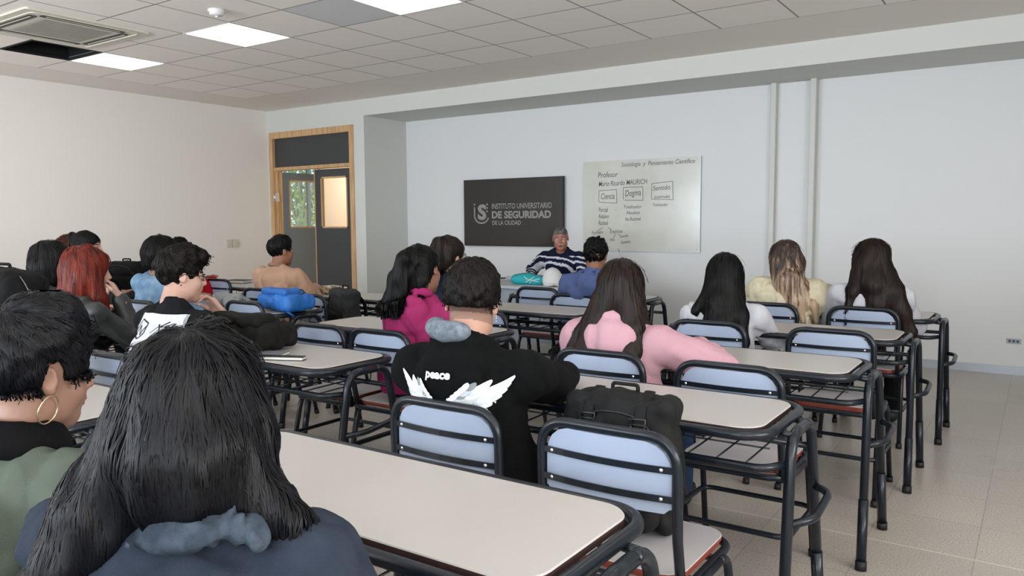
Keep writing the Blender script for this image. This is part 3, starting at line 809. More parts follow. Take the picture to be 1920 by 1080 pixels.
    def sample(s, P):
        q = (P-s.lo)/s.res; i = np.clip(np.floor(q).astype(int), 0, s.n-2); f = np.clip(q-i, 0, 1); r = 0
        for dx in (0, 1):
            for dy in (0, 1):
                for dz in (0, 1):
                    w = (f[:, 0] if dx else 1-f[:, 0])*(f[:, 1] if dy else 1-f[:, 1])*(f[:, 2] if dz else 1-f[:, 2])
                    r = r+w*s.D[i[:, 0]+dx, i[:, 1]+dy, i[:, 2]+dz]
        return r
    def grad(s, P):
        e = s.res; g = np.stack([s.sample(P+np.eye(3)[i]*e)-s.sample(P-np.eye(3)[i]*e) for i in range(3)], 1)
        return g/(np.linalg.norm(g, axis=1, keepdims=True)+1e-9)
    def mesh(s):
        D = s.D; S = D < 0; n = s.n
        c = np.zeros(tuple(n-1), int)
        for dx in (0, 1):
            for dy in (0, 1):
                for dz in (0, 1): c += S[dx:n[0]-1+dx, dy:n[1]-1+dy, dz:n[2]-1+dz]
        act = np.argwhere((c > 0) & (c < 8))
        if len(act) == 0: return np.zeros((0, 3)), np.zeros((0, 4), int)
        corner = [(dx, dy, dz) for dx in (0, 1) for dy in (0, 1) for dz in (0, 1)]
        vals = np.stack([D[act[:, 0]+a, act[:, 1]+b_, act[:, 2]+c_] for a, b_, c_ in corner], 1)
        acc = np.zeros((len(act), 3)); cnt = np.zeros(len(act))
        for i in range(8):
            for j in range(i+1, 8):
                if sum(abs(corner[i][q]-corner[j][q]) for q in range(3)) != 1: continue
                x = (vals[:, i] < 0) != (vals[:, j] < 0)
                t = np.where(x, vals[:, i]/(vals[:, i]-vals[:, j]+1e-12), 0)
                p = np.array(corner[i])[None]+t[:, None]*(np.array(corner[j])-np.array(corner[i]))[None]
                acc += np.where(x[:, None], p, 0); cnt += x
        vert = s.lo+(act+acc/np.maximum(cnt, 1)[:, None])*s.res
        idx = -np.ones(tuple(n-1), int); idx[act[:, 0], act[:, 1], act[:, 2]] = np.arange(len(act))
        quads = []
        for ax in range(3):
            o = [q for q in range(3) if q != ax]
            sa = [slice(1, n[q]-1) for q in range(3)]; sb = list(sa)
            sa[ax] = slice(0, n[ax]-1); sb[ax] = slice(1, n[ax])
            A = S[tuple(sa)]; B = S[tuple(sb)]; E = np.argwhere(A != B)
            if len(E) == 0: continue
            flip = A[tuple(E.T)]
            base = E.copy()
            for q in o: base[:, q] += 1
            def cell(du, dv):
                p = base.copy(); p[:, o[0]] += du; p[:, o[1]] += dv
                return idx[p[:, 0], p[:, 1], p[:, 2]]
            q4 = np.stack([cell(-1, -1), cell(0, -1), cell(0, 0), cell(-1, 0)], 1)
            if ax == 1: flip = ~flip
            q4 = np.where(flip[:, None], q4, q4[:, ::-1])
            quads.append(q4[(q4 >= 0).all(1)])
        return vert, np.concatenate(quads)
def np_obj(name, verts, faces, mats, parent=None, origin=(0, 0, 0), mi=None, smooth=True):
    me = bpy.data.meshes.new(name); v = np.asarray(verts, float)-np.array(origin)
    me.vertices.add(len(v)); me.vertices.foreach_set('co', v.ravel())
    f = np.asarray(faces, int); k = f.shape[1]
    me.loops.add(f.size); me.loops.foreach_set('vertex_index', f.ravel())
    me.polygons.add(len(f)); me.polygons.foreach_set('loop_start', np.arange(len(f))*k); me.polygons.foreach_set('loop_total', np.full(len(f), k))
    for m in (mats if isinstance(mats, (list, tuple)) else [mats]): me.materials.append(m)
    if mi is not None: me.polygons.foreach_set('material_index', mi)
    me.polygons.foreach_set('use_smooth', [smooth]*len(f)); me.update(); me.validate()
    o = bpy.data.objects.new(name, me); COL.objects.link(o)
    if parent is not None: o.parent = parent
    return o
def strands(F, roots, flow, n, steps, step, width, seed=0, lift=0.002, jitter=0.25, wander=0.0, free_fall=True, tip=1.0, length_var=0.5, free=3, avoid=None):
    """ribbons that run over the hair surface F along flow(P) -> directions. Returns verts, quads"""
    rs = np.random.RandomState(seed)
    P = roots[rs.randint(0, len(roots), n)].copy(); cnt = len(P)
    lf = lift*(0.3+rs.rand(cnt)*1.6); side = rs.randn(cnt, 3)*jitter
    L = (1-length_var*rs.rand(cnt))*steps
    path = []; nor = []; off = np.zeros(cnt); dead = np.zeros(cnt, bool); hi_ = F.lo+(F.n-2)*F.res
    for i in range(steps+1):
        g = F.grad(P); d = F.sample(P)
        on = (d < 0.02); off += (d > 0.012); dead |= off > free; dead |= ((P < F.lo+F.res) | (P > hi_)).any(1)
        if avoid is not None: dead |= avoid(P)
        if i == 0: first_dead = dead.copy()
        P = np.where(on[:, None], P-g*(d-lf)[:, None], P) if i < 2 or not free_fall else np.where((on & (d < 0.012))[:, None], P-g*(d-lf)[:, None]*0.8, P)
        path.append(P.copy()); nor.append(g)
        v = flow(P)+side*0.35+rs.randn(cnt, 3)*wander
        t = v-g*np.sum(v*g, 1, keepdims=True)*np.where(on, 0.95, 0.0)[:, None]
        t /= np.linalg.norm(t, axis=1, keepdims=True)+1e-9
        alive = ((i < L) & ~dead)[:, None]
        P = P+t*step*alive
    path = np.stack(path, 1); nor = np.stack(nor, 1)
    tan = np.gradient(path, axis=1); tan /= np.linalg.norm(tan, axis=2, keepdims=True)+1e-9
    bn = np.cross(tan, nor); bn /= np.linalg.norm(bn, axis=2, keepdims=True)+1e-9
    bad = np.linalg.norm(bn, axis=2) < 0.5
    bn[bad] = np.array([1.0, 0, 0])
    keep = ~first_dead; path, nor, tan, bn = path[keep], nor[keep], tan[keep], bn[keep]; cnt = int(keep.sum())
    u = np.linspace(0, 1, steps+1)[None, :, None]; w = width*(0.6+0.8*rs.rand(cnt))[:, None, None]*np.minimum(1, np.minimum(0.5+u*5, (1-u)*5*tip+0.05))
    a = path-bn*w/2; b_ = path+bn*w/2; m = path+nor*w*0.25
    vs = np.stack([a, m, b_], 2).reshape(-1, 3)
    base = (np.arange(cnt)[:, None]*(steps+1)+np.arange(steps)[None])*3
    base = base.ravel()
    q = np.concatenate([np.stack([base, base+1, base+4, base+3], 1), np.stack([base+1, base+2, base+5, base+4], 1)])
    return vs, q
def bvh_of(objs):
    vs = []; fs = []
    for o in objs:
        k = len(vs); M = o.matrix_world if o.parent is None else (Matrix.Translation(o.parent.location) @ o.matrix_local)
        vs += [M @ v.co for v in o.data.vertices]; fs += [tuple(k+i for i in p.vertices) for p in o.data.polygons]
    return BVHTree.FromPolygons(vs, fs)
def add_hits(b, out, fs, mi, org):
    ok = [f for f in fs if all(out[i] is not None for i in f) and max((out[i]-out[f[0]]).length for i in f) < 0.09]
    b.add([(p-org) if p is not None else Vector((0, 0, 0)) for p in out], ok, mi, False)
def project_print(name, polys, origin, R, bvh, mats, parent, lift=0.005, sub=0.012):
    """flat shapes (lists of (u,v) verts + faces) laid on a garment: cast along R[:,1]"""
    b = MB(); d = Vector(R[:, 1])
    for vs, fs, mi in polys:
        out = []
        for u, v in vs:
            o = Vector(np.array(origin)+R[:, 0]*u+R[:, 2]*v)-d*0.5
            hit = bvh.ray_cast(o, d, 1.2)
            out.append(hit[0]-d*lift*(1+mi*0.5) if hit[0] else None)
        add_hits(b, out, fs, mi, parent_loc(parent))
    return b.build(name, mats, parent)
def parent_loc(p):
    l = Vector((0, 0, 0))
    while p is not None: l = l+p.location; p = p.parent
    return l
# ================================================================== PEOPLE
M_lip = mat('lip_skin', '#9c5a50', 0.45)
M_eye = mat('eye_white', '#d9d4ce', 0.2)
M_iris = mat('dark_iris', '#1d120c', 0.15)
def skin(name, c): return mat(name, c, 0.5, var=0.06, vscale=14, bump=0.08, bscale=260, spec=0.4)
SK1 = skin('warm_light_skin', '#b98f7c'); SK2 = skin('tan_skin', '#94705f'); SK3 = skin('pale_skin', '#c29a8a'); SK4 = skin('brown_skin', '#8a604c'); SK6 = skin('deep_tan_skin', '#8c5f49'); SK5 = skin('ruddy_skin', '#a56e5e')
def hairmat(name, c, c2, rough=0.45, spec=0.22): return mat(name, c, rough, col2=c2, vscale=22, stretch=(1.6, 1.6, 0.25), spec=spec, bump=0.2, bscale=120)
H_black = hairmat('black_hair', '#0b0a0b', '#050505', 0.45, 0.16); H_blue = hairmat('blue_black_hair', '#0b0c12', '#050507', 0.42, 0.2)
H_brown = hairmat('dark_brown_hair', '#241712', '#120b09'); H_red = hairmat('red_dyed_hair', '#752818', '#44140e', 0.4); H_redbr = hairmat('reddish_brown_hair', '#4a2117', '#2a120d')
H_grey = hairmat('grey_hair', '#7d7a78', '#4b4947', 0.7, 0.15); H_soft = hairmat('soft_black_hair', '#15110f', '#090706', 0.5, 0.16)
def blonde():
    m = bpy.data.materials.new('dark_rooted_blonde_hair'); m.use_nodes = True; N = m.node_tree.nodes; L = m.node_tree.links; b = N['Principled BSDF']; b.inputs['Roughness'].default_value = 0.42
    tc = N.new('ShaderNodeTexCoord'); sp = N.new('ShaderNodeSeparateXYZ'); L.new(tc.outputs['Object'], sp.inputs[0])
    mp = N.new('ShaderNodeMapping'); mp.inputs['Scale'].default_value = (60, 60, 3); L.new(tc.outputs['Object'], mp.inputs['Vector'])
    n = N.new('ShaderNodeTexNoise'); n.inputs['Scale'].default_value = 1.0; n.inputs['Detail'].default_value = 3; L.new(mp.outputs[0], n.inputs['Vector'])
    a = N.new('ShaderNodeMapRange'); a.inputs['From Min'].default_value = 1.17; a.inputs['From Max'].default_value = 0.80; L.new(sp.outputs['Z'], a.inputs['Value'])
    s = N.new('ShaderNodeMath'); s.operation = 'ADD'; L.new(a.outputs[0], s.inputs[0])
    q = N.new('ShaderNodeMath'); q.operation = 'MULTIPLY_ADD'; L.new(n.outputs['Fac'], q.inputs[0]); q.inputs[1].default_value = 2.4; q.inputs[2].default_value = -1.2; L.new(q.outputs[0], s.inputs[1])
    r = N.new('ShaderNodeValToRGB'); e = r.color_ramp.elements; e[0].position = 0.15; e[0].color = (*srgb('#2c1f18'), 1); e[1].position = 0.9; e[1].color = (*srgb('#ac957d'), 1)
    x = e.new(0.5); x.color = (*srgb('#6b5443'), 1)
    L.new(s.outputs[0], r.inputs['Fac']); L.new(r.outputs['Color'], b.inputs['Base Color']); return m
H_blonde = blonde()
def cloth(name, c, rough=0.85, **k):
    k.setdefault('bump', 0.35); k.setdefault('bscale', 320); k.setdefault('var', 0.10); k.setdefault('vscale', 9); k.setdefault('spec', 0.12)
    return mat(name, c, rough, **k)
TR_black = cloth('black_trousers', '#131417'); TR_blue = cloth('blue_jeans', '#2c3e5c'); TR_dark = cloth('dark_navy_trousers', '#1b1f2a')
M_shoe = mat('dark_shoe', '#191919', 0.5)

def ik(A, B, l1, l2, hint):
    d = B-A; L = min(np.linalg.norm(d), (l1+l2)*0.995); u = unit(d); B = A+u*L
    a = (l1*l1-l2*l2+L*L)/(2*L); h = math.sqrt(max(l1*l1-a*a, 0)); hint = np.array(hint, float); n = unit(hint-u*(hint@u))
    return A+u*a+n*h, B
def head_field(Hc, R, Nb, res, kind):
    lo = np.minimum(Hc-0.15, Nb-0.11); hi = np.maximum(Hc+0.15, Nb+0.11)
    F = Field(lo, hi, res); W = lambda x, y, z: Hc+R@V(x, y, z)
    fem = kind.get('fem', False); jaw = 0.9 if fem else 1.0
    F.ell(W(0, -0.014, 0.032), (0.074, 0.094, 0.083), R, 0)
    F.ell(W(0, 0.022, -0.035), (0.060*jaw+0.002, 0.068, 0.078), R, 0.03)
    F.ell(W(0, 0.050, -0.078), (0.036*jaw, 0.036, 0.030), R, 0.03)
    F.cone(W(0, 0.068, -0.098), W(0, 0.060, -0.096), 0.018, 0.018, 0.025)
    for s in (-1, 1):
        F.ell(W(s*0.044*jaw, 0.012, -0.066), (0.018, 0.036, 0.028), R, 0.03)
        F.ell(W(s*0.036, 0.060, -0.030), (0.022, 0.022, 0.024), R, 0.025)
        F.cone(W(s*0.014, 0.083, 0.024), W(s*0.042, 0.070, 0.024), 0.009, 0.008, 0.016)
        F.ell(W(s*0.032, 0.100, 0.006), (0.016, 0.016, 0.011), R, 0.014, True)
        F.ell(W(s*0.031, 0.0735, 0.006), (0.0125, 0.0125, 0.0115), R, 0.002)
        F.cone(W(s*0.020, 0.085, 0.0135), W(s*0.042, 0.077, 0.0125), 0.0032, 0.003, 0.004)
        F.cone(W(s*0.020, 0.083, -0.003), W(s*0.042, 0.075, -0.002), 0.003, 0.003, 0.004)
    F.cone(W(0, 0.084, 0.018), W(0, 0.106, -0.024), 0.0075, 0.0095, 0.012)
    F.ell(W(0, 0.104, -0.028), (0.0095, 0.0105, 0.009), R, 0.008)
    for s in (-1, 1): F.ell(W(s*0.011, 0.095, -0.031), (0.0075, 0.009, 0.0065), R, 0.006)
    F.ell(W(0, 0.084, -0.050), (0.024, 0.014, 0.016), R, 0.014)
    F.ell(W(0, 0.0925, -0.0555), (0.023, 0.008, 0.0048), R, 0.004)
    if kind.get('mouth'): F.ell(W(0, 0.098, -0.0635), (0.013, 0.012, 0.004), R, 0.003, True)
    F.ell(W(0, 0.090, -0.067), (0.019, 0.0085, 0.0062), R, 0.004)
    F.ell(W(0, 0.089, -0.079), (0.016, 0.009, 0.005), R, 0.006, True)
    for s in (-1, 1):
        Re = R@rotz(-s*0.35)
        F.ell(W(s*0.077, -0.008, -0.002), (0.0065, 0.017, 0.029), Re, 0.006)
        F.ell(W(s*0.084, -0.006, 0.004), (0.0055, 0.010, 0.018), Re, 0.004, True)
        F.ell(W(s*0.0775, 0.000, -0.022), (0.006, 0.008, 0.009), R, 0.004)
        F.cone(W(s*0.079, 0.006, -0.001), W(s*0.079, 0.006, -0.006), 0.004, 0.004, 0.003)
    nr = 0.044 if fem else 0.051
    F.cone(W(0, -0.012, -0.045), Nb, nr+0.002, nr+0.004, 0.025)
    return F
def skin_material_index(C, Hc, R, kind):
    q = (C-Hc)@R; mi = np.zeros(len(C), int); x, y, z = q.T; ax = np.abs(x)
    lip = (((x/0.0235)**2+((z+0.056)/0.0062)**2 < 1) & (y > 0.083)) | (((x/0.0195)**2+((z+0.068)/0.0078)**2 < 1) & (y > 0.083))
    mi[lip] = 1
    if kind.get('mouth'): mi[((x/0.013)**2+((z+0.0635)/0.0042)**2 < 1) & (y > 0.07)] = 3
    e = ((ax-0.031)**2/0.0125**2+(z-0.0055)**2/0.0072**2 < 1) & (y > 0.074); mi[e] = 2
    mi[e & ((ax-0.031)**2+(z-0.0055)**2 < 0.0058**2)] = 3
    mi[(ax > 0.015) & (ax < 0.050) & (np.abs(z-0.0275+0.10*np.abs(ax-0.034)) < 0.0042) & (y > 0.05)] = 4
    if kind.get('moustache'): mi[(ax < 0.027) & (np.abs(z+0.0455+ax*0.12) < 0.0062) & (y > 0.075)] = 5
    if kind.get('fade'):
        mi[(z > -0.075) & (y < 0.022-0.0*z) & (z > -0.055-0.15*y) & (z < 0.05) & ~((ax > 0.072) & (np.abs(y+0.008) < 0.022) & (z < 0.03)) & (ax < 0.079) & (z > -0.030)] = 5
        mi[(y < 0.022) & (z <= -0.030) & (z > -0.062-0.15*y) & (ax < 0.074)] = 6
    return mi
def add_hand(F, Wr, d, up, side, curl=0.5, spread=0.1, fists=False):
    d = unit(d); up = unit(np.array(up)-d*(np.array(up)@d)); r = np.cross(d, up); Rm = np.stack([r, d, up], 1)
    F.cone(Wr-d*0.03, Wr+d*0.02, 0.026, 0.025, 0.01)
    F.rbox(Wr+d*0.052, (0.040, 0.046, 0.014), Rm, 0.013, 0.012)
    ts = -side
    for i in range(4):
        off = (i-1.5)*0.0195*side
        L = (0.040, 0.045, 0.041, 0.032)[i] if True else 0
        p = Wr+d*(0.092-0.004*abs(i-1.2))+r*off*ts*-1*1.0
        ang = 0.0; dd = d+r*(off*ts*-1)*spread*8; rr = 0.0088-0.0006*i
        for j, (f, a) in enumerate(((1, 0.45), (0.68, 0.75), (0.52, 0.6))):
            ang += a*curl*(1+0.08*i); v = unit(dd)*math.cos(ang)-up*math.sin(ang); q = p+v*L*f
            F.cone(p, q, rr*(1-0.08*j), rr*(0.92-0.08*j), 0.004); p = q
    p = Wr+d*0.022+r*ts*0.028; v1 = unit(d*0.65+r*ts*0.75-up*0.25); q = p+v1*0.042; F.cone(p, q, 0.0125, 0.0105, 0.008)
    v2 = unit(d*0.9+r*ts*0.15-up*0.35); F.cone(q, q+v2*0.036, 0.0102, 0.0082, 0.004)

def person(label, hip, yaw, head, hyaw=0, hpitch=0, hroll=0, skin_m=SK1, kind={}, hair=None, top=None, bottom=TR_black, hands=None, sh=0.19, res=0.006, cres=0.012, slump=0.015, brow=None, stub=None, feet=True, seat_z=0.458, extra=None, twist=0):
    base = np.array([hip[0], hip[1], 0.0]); Y = math.radians(yaw)
    Rb = rotz(Y); Rs = rotz(Y+math.radians(twist)); fwd = Rb[:, 1]; rt = Rs[:, 0]; fs = Rs[:, 1]
    Hc = np.array(head, float); Rh = rotz(math.radians(hyaw)) @ rotx(math.radians(hpitch)) @ roty(math.radians(hroll))
    P = base+V(0, 0, seat_z+0.10)
    Nb = Hc+Rh@V(0, -0.030, -0.095)*0.55+V(0, 0, -0.075)-fs*0.022
    S = Nb+V(0, 0, -0.050)-fs*0.010
    Mid = (P+S)/2-fwd*slump
    sh_y = V(0, 0, -0.032); sh = sh*0.93
    fem = kind.get('fem', False); tr = 0.090 if fem else 0.100
    SH = {+1: S+rt*sh+sh_y+fs*0.015, -1: S-rt*sh+sh_y+fs*0.015}
    arms = {}
    for sd in (1, -1):
        h = (hands or {}).get('R' if sd > 0 else 'L', {})
        Wt = np.array(h.get('w', S+fs*0.33+rt*sd*0.10+V(0, 0, 0.79-S[2])), float)
        E, Wp = ik(SH[sd], Wt, 0.275, 0.245, h.get('hint', rt*sd*0.8+V(0, 0, -0.9)-fs*0.2))
        dr = np.array(h.get('dir', unit(Wp-E)), float); arms[sd] = (E, Wp, dr, np.array(h.get('up', V(0, 0, 1)), float), h.get('curl', 0.45))
    thigh = {}
    for sd in (1, -1):
        H0 = P+Rb[:, 0]*sd*0.085+V(0, 0, -0.015); K = H0+fwd*0.40+Rb[:, 0]*sd*0.06+V(0, 0, 0.0); K[2] = 0.515
        A = K+fwd*(0.02 if sd > 0 else 0.06)+V(0, 0, 0); A[2] = 0.085; thigh[sd] = (H0, K, A)
    def torso(F, t, armt=0, sleeves=True, low=True):
        F.cone(P+Rb[:, 0]*0.07, P-Rb[:, 0]*0.07, tr+0.012+t, tr+0.012+t, 0.02)
        for s in (-1, 1):
            F.cone(P+Rb[:, 0]*0.065*s, Mid+rt*0.06*s, tr+0.008+t, tr-0.008+t, 0.04)
            F.cone(Mid+rt*0.06*s, S+rt*0.078*s+V(0, 0, -0.085), tr-0.008+t, tr-0.006+t, 0.04)
            if s > 0: F.cone(Mid-fwd*0.004, S+V(0, 0, -0.07)-fs*0.004, tr+t, tr-0.004+t, 0.05); F.cone(P, Mid, tr+t, tr+t, 0.05)
            F.cone(S+rt*0.04*s+V(0, 0, -0.035), SH[s]+V(0, 0, -0.012), 0.062+t, 0.046+t, 0.03)
            F.cone(S+rt*0.10*s+V(0, 0, 0.0), Nb+rt*0.02*s+V(0, 0, 0.010), 0.032+t*0.8, 0.042+t*0.6, 0.04)
            if sleeves:
                E, Wp = arms[s][:2]; at = t+armt
                F.cone(SH[s], E, 0.045+at, 0.039+at*0.9, 0.03); F.cone(E, Wp, 0.038+at*0.9, 0.028+at*0.7, 0.02)
        return F
    # ---- body mesh: fine head and hands, coarse covered parts
    lo = np.minimum.reduce([P-0.3, Nb-0.35, arms[1][0]-0.1, arms[-1][0]-0.1, arms[1][1]-0.1, arms[-1][1]-0.1, thigh[1][1]-0.12, thigh[-1][1]-0.12]); lo[2] = 0.02
    hi = np.maximum.reduce([P+0.3, Nb+0.35, arms[1][0]+0.1, arms[-1][0]+0.1, arms[1][1]+0.1, arms[-1][1]+0.1, thigh[1][1]+0.15, thigh[-1][1]+0.15]); hi[2] = Nb[2]+0.1
    FB = Field(lo, hi, 0.016); torso(FB, -0.016)
    for s in (1, -1):
        H0, K, A = thigh[s]; FB.cone(H0, K, 0.068, 0.046, 0.03); FB.cone(K, A, 0.045, 0.030, 0.02)
    vb, qb = FB.mesh()
    FH = head_field(Hc, Rh, Nb, res, kind); vh, qh = FH.mesh()
    mi = skin_material_index(vh[qh].mean(1), Hc, Rh, kind)
    vs = [vb, vh]; qs = [qb, qh+len(vb)]; mis = [np.zeros(len(qb), int), mi]; off = len(vb)+len(vh)
    for s in (1, -1):
        E, Wp, dr, up, curl = arms[s]; bare = (top or {}).get('sleeve') == 'short'
        lo_ = np.minimum(Wp, E if bare else Wp)-0.2; hi_ = np.maximum(Wp, E if bare else Wp)+0.2
        Fh = Field(lo_, hi_, max(res, 0.0045) if not bare else max(res, 0.006))
        if bare: Fh.cone(E+(SH[s]-E)*0.6, E, 0.046, 0.040, 0.01); Fh.cone(E, Wp, 0.040, 0.027, 0.02)
        add_hand(Fh, Wp, dr, up, s, curl); v, q = Fh.mesh()
        vs.append(v); qs.append(q+off); mis.append(np.zeros(len(q), int)); off += len(v)
    vall = np.concatenate(vs); qall = np.concatenate(qs)
    mats = [skin_m, M_lip, M_eye, M_iris, brow or H_soft, stub or mat('short_stubble', '#5f483e', 0.7), mat('faded_stubble', '#8d6d5f', 0.7)]
    body = np_obj('person', vall, qall, mats, None, base, np.concatenate(mis)); body.location = base
    tag(body, label, 'person')
    R = {'body': body, 'base': base, 'Hc': Hc, 'Rh': Rh, 'S': S, 'Nb': Nb, 'rt': rt, 'fwd': fwd, 'Rs': Rs, 'P': P, 'arms': arms, 'SH': SH, 'Mid': Mid}
    # ---- clothes
    if top:
        t = top.get('t', 0.014); lo2 = lo.copy(); lo2[2] = P[2]-0.13; hi2 = hi.copy(); hi2[2] = max(hi[2], Hc[2]+0.02)
        lo2[:2] -= 0.03; hi2[:2] += 0.03
        F = Field(lo2, hi2, cres)
        torso(F, t, top.get('arm', 0.006), top.get('sleeve') != 'short')
        if top.get('sleeve') == 'short':
            for s in (1, -1):
                E = arms[s][0]; F.cone(SH[s], SH[s]+(E-SH[s])*0.72, 0.056+t, 0.062+t, 0.04)
        if top.get('hood'):
            hd = top['hood']; a = hd.get('size', 1.0)
            back = -fs; c0 = Nb+back*0.045+V(0, 0, 0.005)
            # fallen hood: thick collar roll and a pouch on the upper back
            n = 14
            for i in range(n):
                a0 = math.pi*(-0.12+1.24*i/n); a1 = math.pi*(-0.12+1.24*(i+1)/n)
                p0 = Nb+rt*math.cos(a0)*0.088*a+back*math.sin(a0)*0.072*a+V(0, 0, 0.004+0.026*math.sin(a0)); p1 = Nb+rt*math.cos(a1)*0.088*a+back*math.sin(a1)*0.072*a+V(0, 0, 0.004+0.026*math.sin(a1))
                F.cone(p0, p1, 0.026*a, 0.026*a, 0.010)
            F.ell(Nb+back*0.095+V(0, 0, -0.055*a), (0.125*a, 0.058*a, 0.085*a), Rs@rotx(-0.25), 0.014)
            F.ell(Nb+back*0.100+V(0, 0, -0.105*a), (0.085*a, 0.046, 0.07), Rs, 0.04)
        if top.get('collar'):
            cl = top['collar']; F.torus(Nb+V(0, 0, cl.get('dz', 0.01)), Rs@rotx(-0.25), cl.get('r', 0.066), cl.get('r', 0.066)*1.0, cl.get('th', 0.016), 0.012)
            if cl.get('high'): F.torus(Nb+V(0, 0, cl.get('dz', 0.01)+0.025), Rs@rotx(-0.2), cl['r']*0.98, cl['r'], cl['th'], 0.012)
        if top.get('fold', 0.006) > 0:
            F.folds(top.get('fold', 0.006)*1.7, top.get('fscale', 0.085)*1.1, top.get('seed', 1)); F.folds(top.get('fold', 0.006)*0.6, top.get('fscale', 0.085)*0.5, top.get('seed', 1)+40); F.noise(0.003, 0.06, 3)
        # neck opening
        F.cone(Nb+V(0, 0, -0.005)+fs*0.012, Hc+Rh@V(0, 0, -0.06), 0.057 if not top.get('open') else 0.066, 0.08, 0.006, True)
        F.cut(P+V(0, 0, -0.075), (0, 0, -1))
        v, q = F.mesh(); g = top.get('mi'); mi = g(v[q].mean(1), R) if g else None
        R['top'] = np_obj(top.get('name', 'sweater'), v, q, top['mat'], body, base, mi); R['F'] = F
        if top.get('label'): R['top']['label'] = top['label']
    lo3 = np.minimum.reduce([thigh[s][j] for s in (1, -1) for j in (0, 1, 2)])-0.16; hi3 = np.maximum.reduce([thigh[s][j] for s in (1, -1) for j in (0, 1, 2)])+0.16; lo3[2] = 0.07; lo3[:2] -= 0.03; hi3[2] = P[2]+0.1
    F = Field(lo3, hi3, 0.014)
    F.cone(P+Rb[:, 0]*0.06, P-Rb[:, 0]*0.06, 0.112, 0.112, 0.02)
    for s in (1, -1):
        H0, K, A = thigh[s]; F.cone(H0, K, 0.083, 0.064, 0.04); F.cone(K, A, 0.062, 0.050, 0.03)
    F.folds(0.006, 0.08, 5); F.cut((0, 0, seat_z+0.002), (0, 0, -1)) if False else None
    X, Yg, Z = F.ax[0][:, None, None], F.ax[1][None, :, None], F.ax[2][None, None, :]
    # flatten where the thighs press on the seat
    dist = (X-base[0])*fwd[0]+(Yg-base[1])*fwd[1]
    F.D = np.where(dist < 0.22, np.maximum(F.D, seat_z+0.003-Z), F.D)
    v, q = F.mesh(); np_obj('trousers', v, q, bottom, body, base)
    if feet:
        for s in (1, -1):
            A = thigh[s][2]; lo4 = A-0.2; hi4 = A+0.3; lo4[2] = -0.01; hi4[2] = 0.16
            F = Field(lo4, hi4, 0.012); f0 = V(A[0], A[1], 0.045)-fwd*0.03; F.cone(f0, f0+fwd*0.17, 0.042, 0.036, 0.02); F.cone(V(A[0], A[1], 0.12), V(A[0], A[1], 0.05), 0.042, 0.045, 0.02)
            F.D = np.maximum(F.D, 0.004-F.ax[2][None, None, :]); v, q = F.mesh(); np_obj('shoe', v, q, M_shoe, body, base)
    if hair: R['hair'] = make_hair(R, hair, kind)
    if extra: extra(R)
    return R

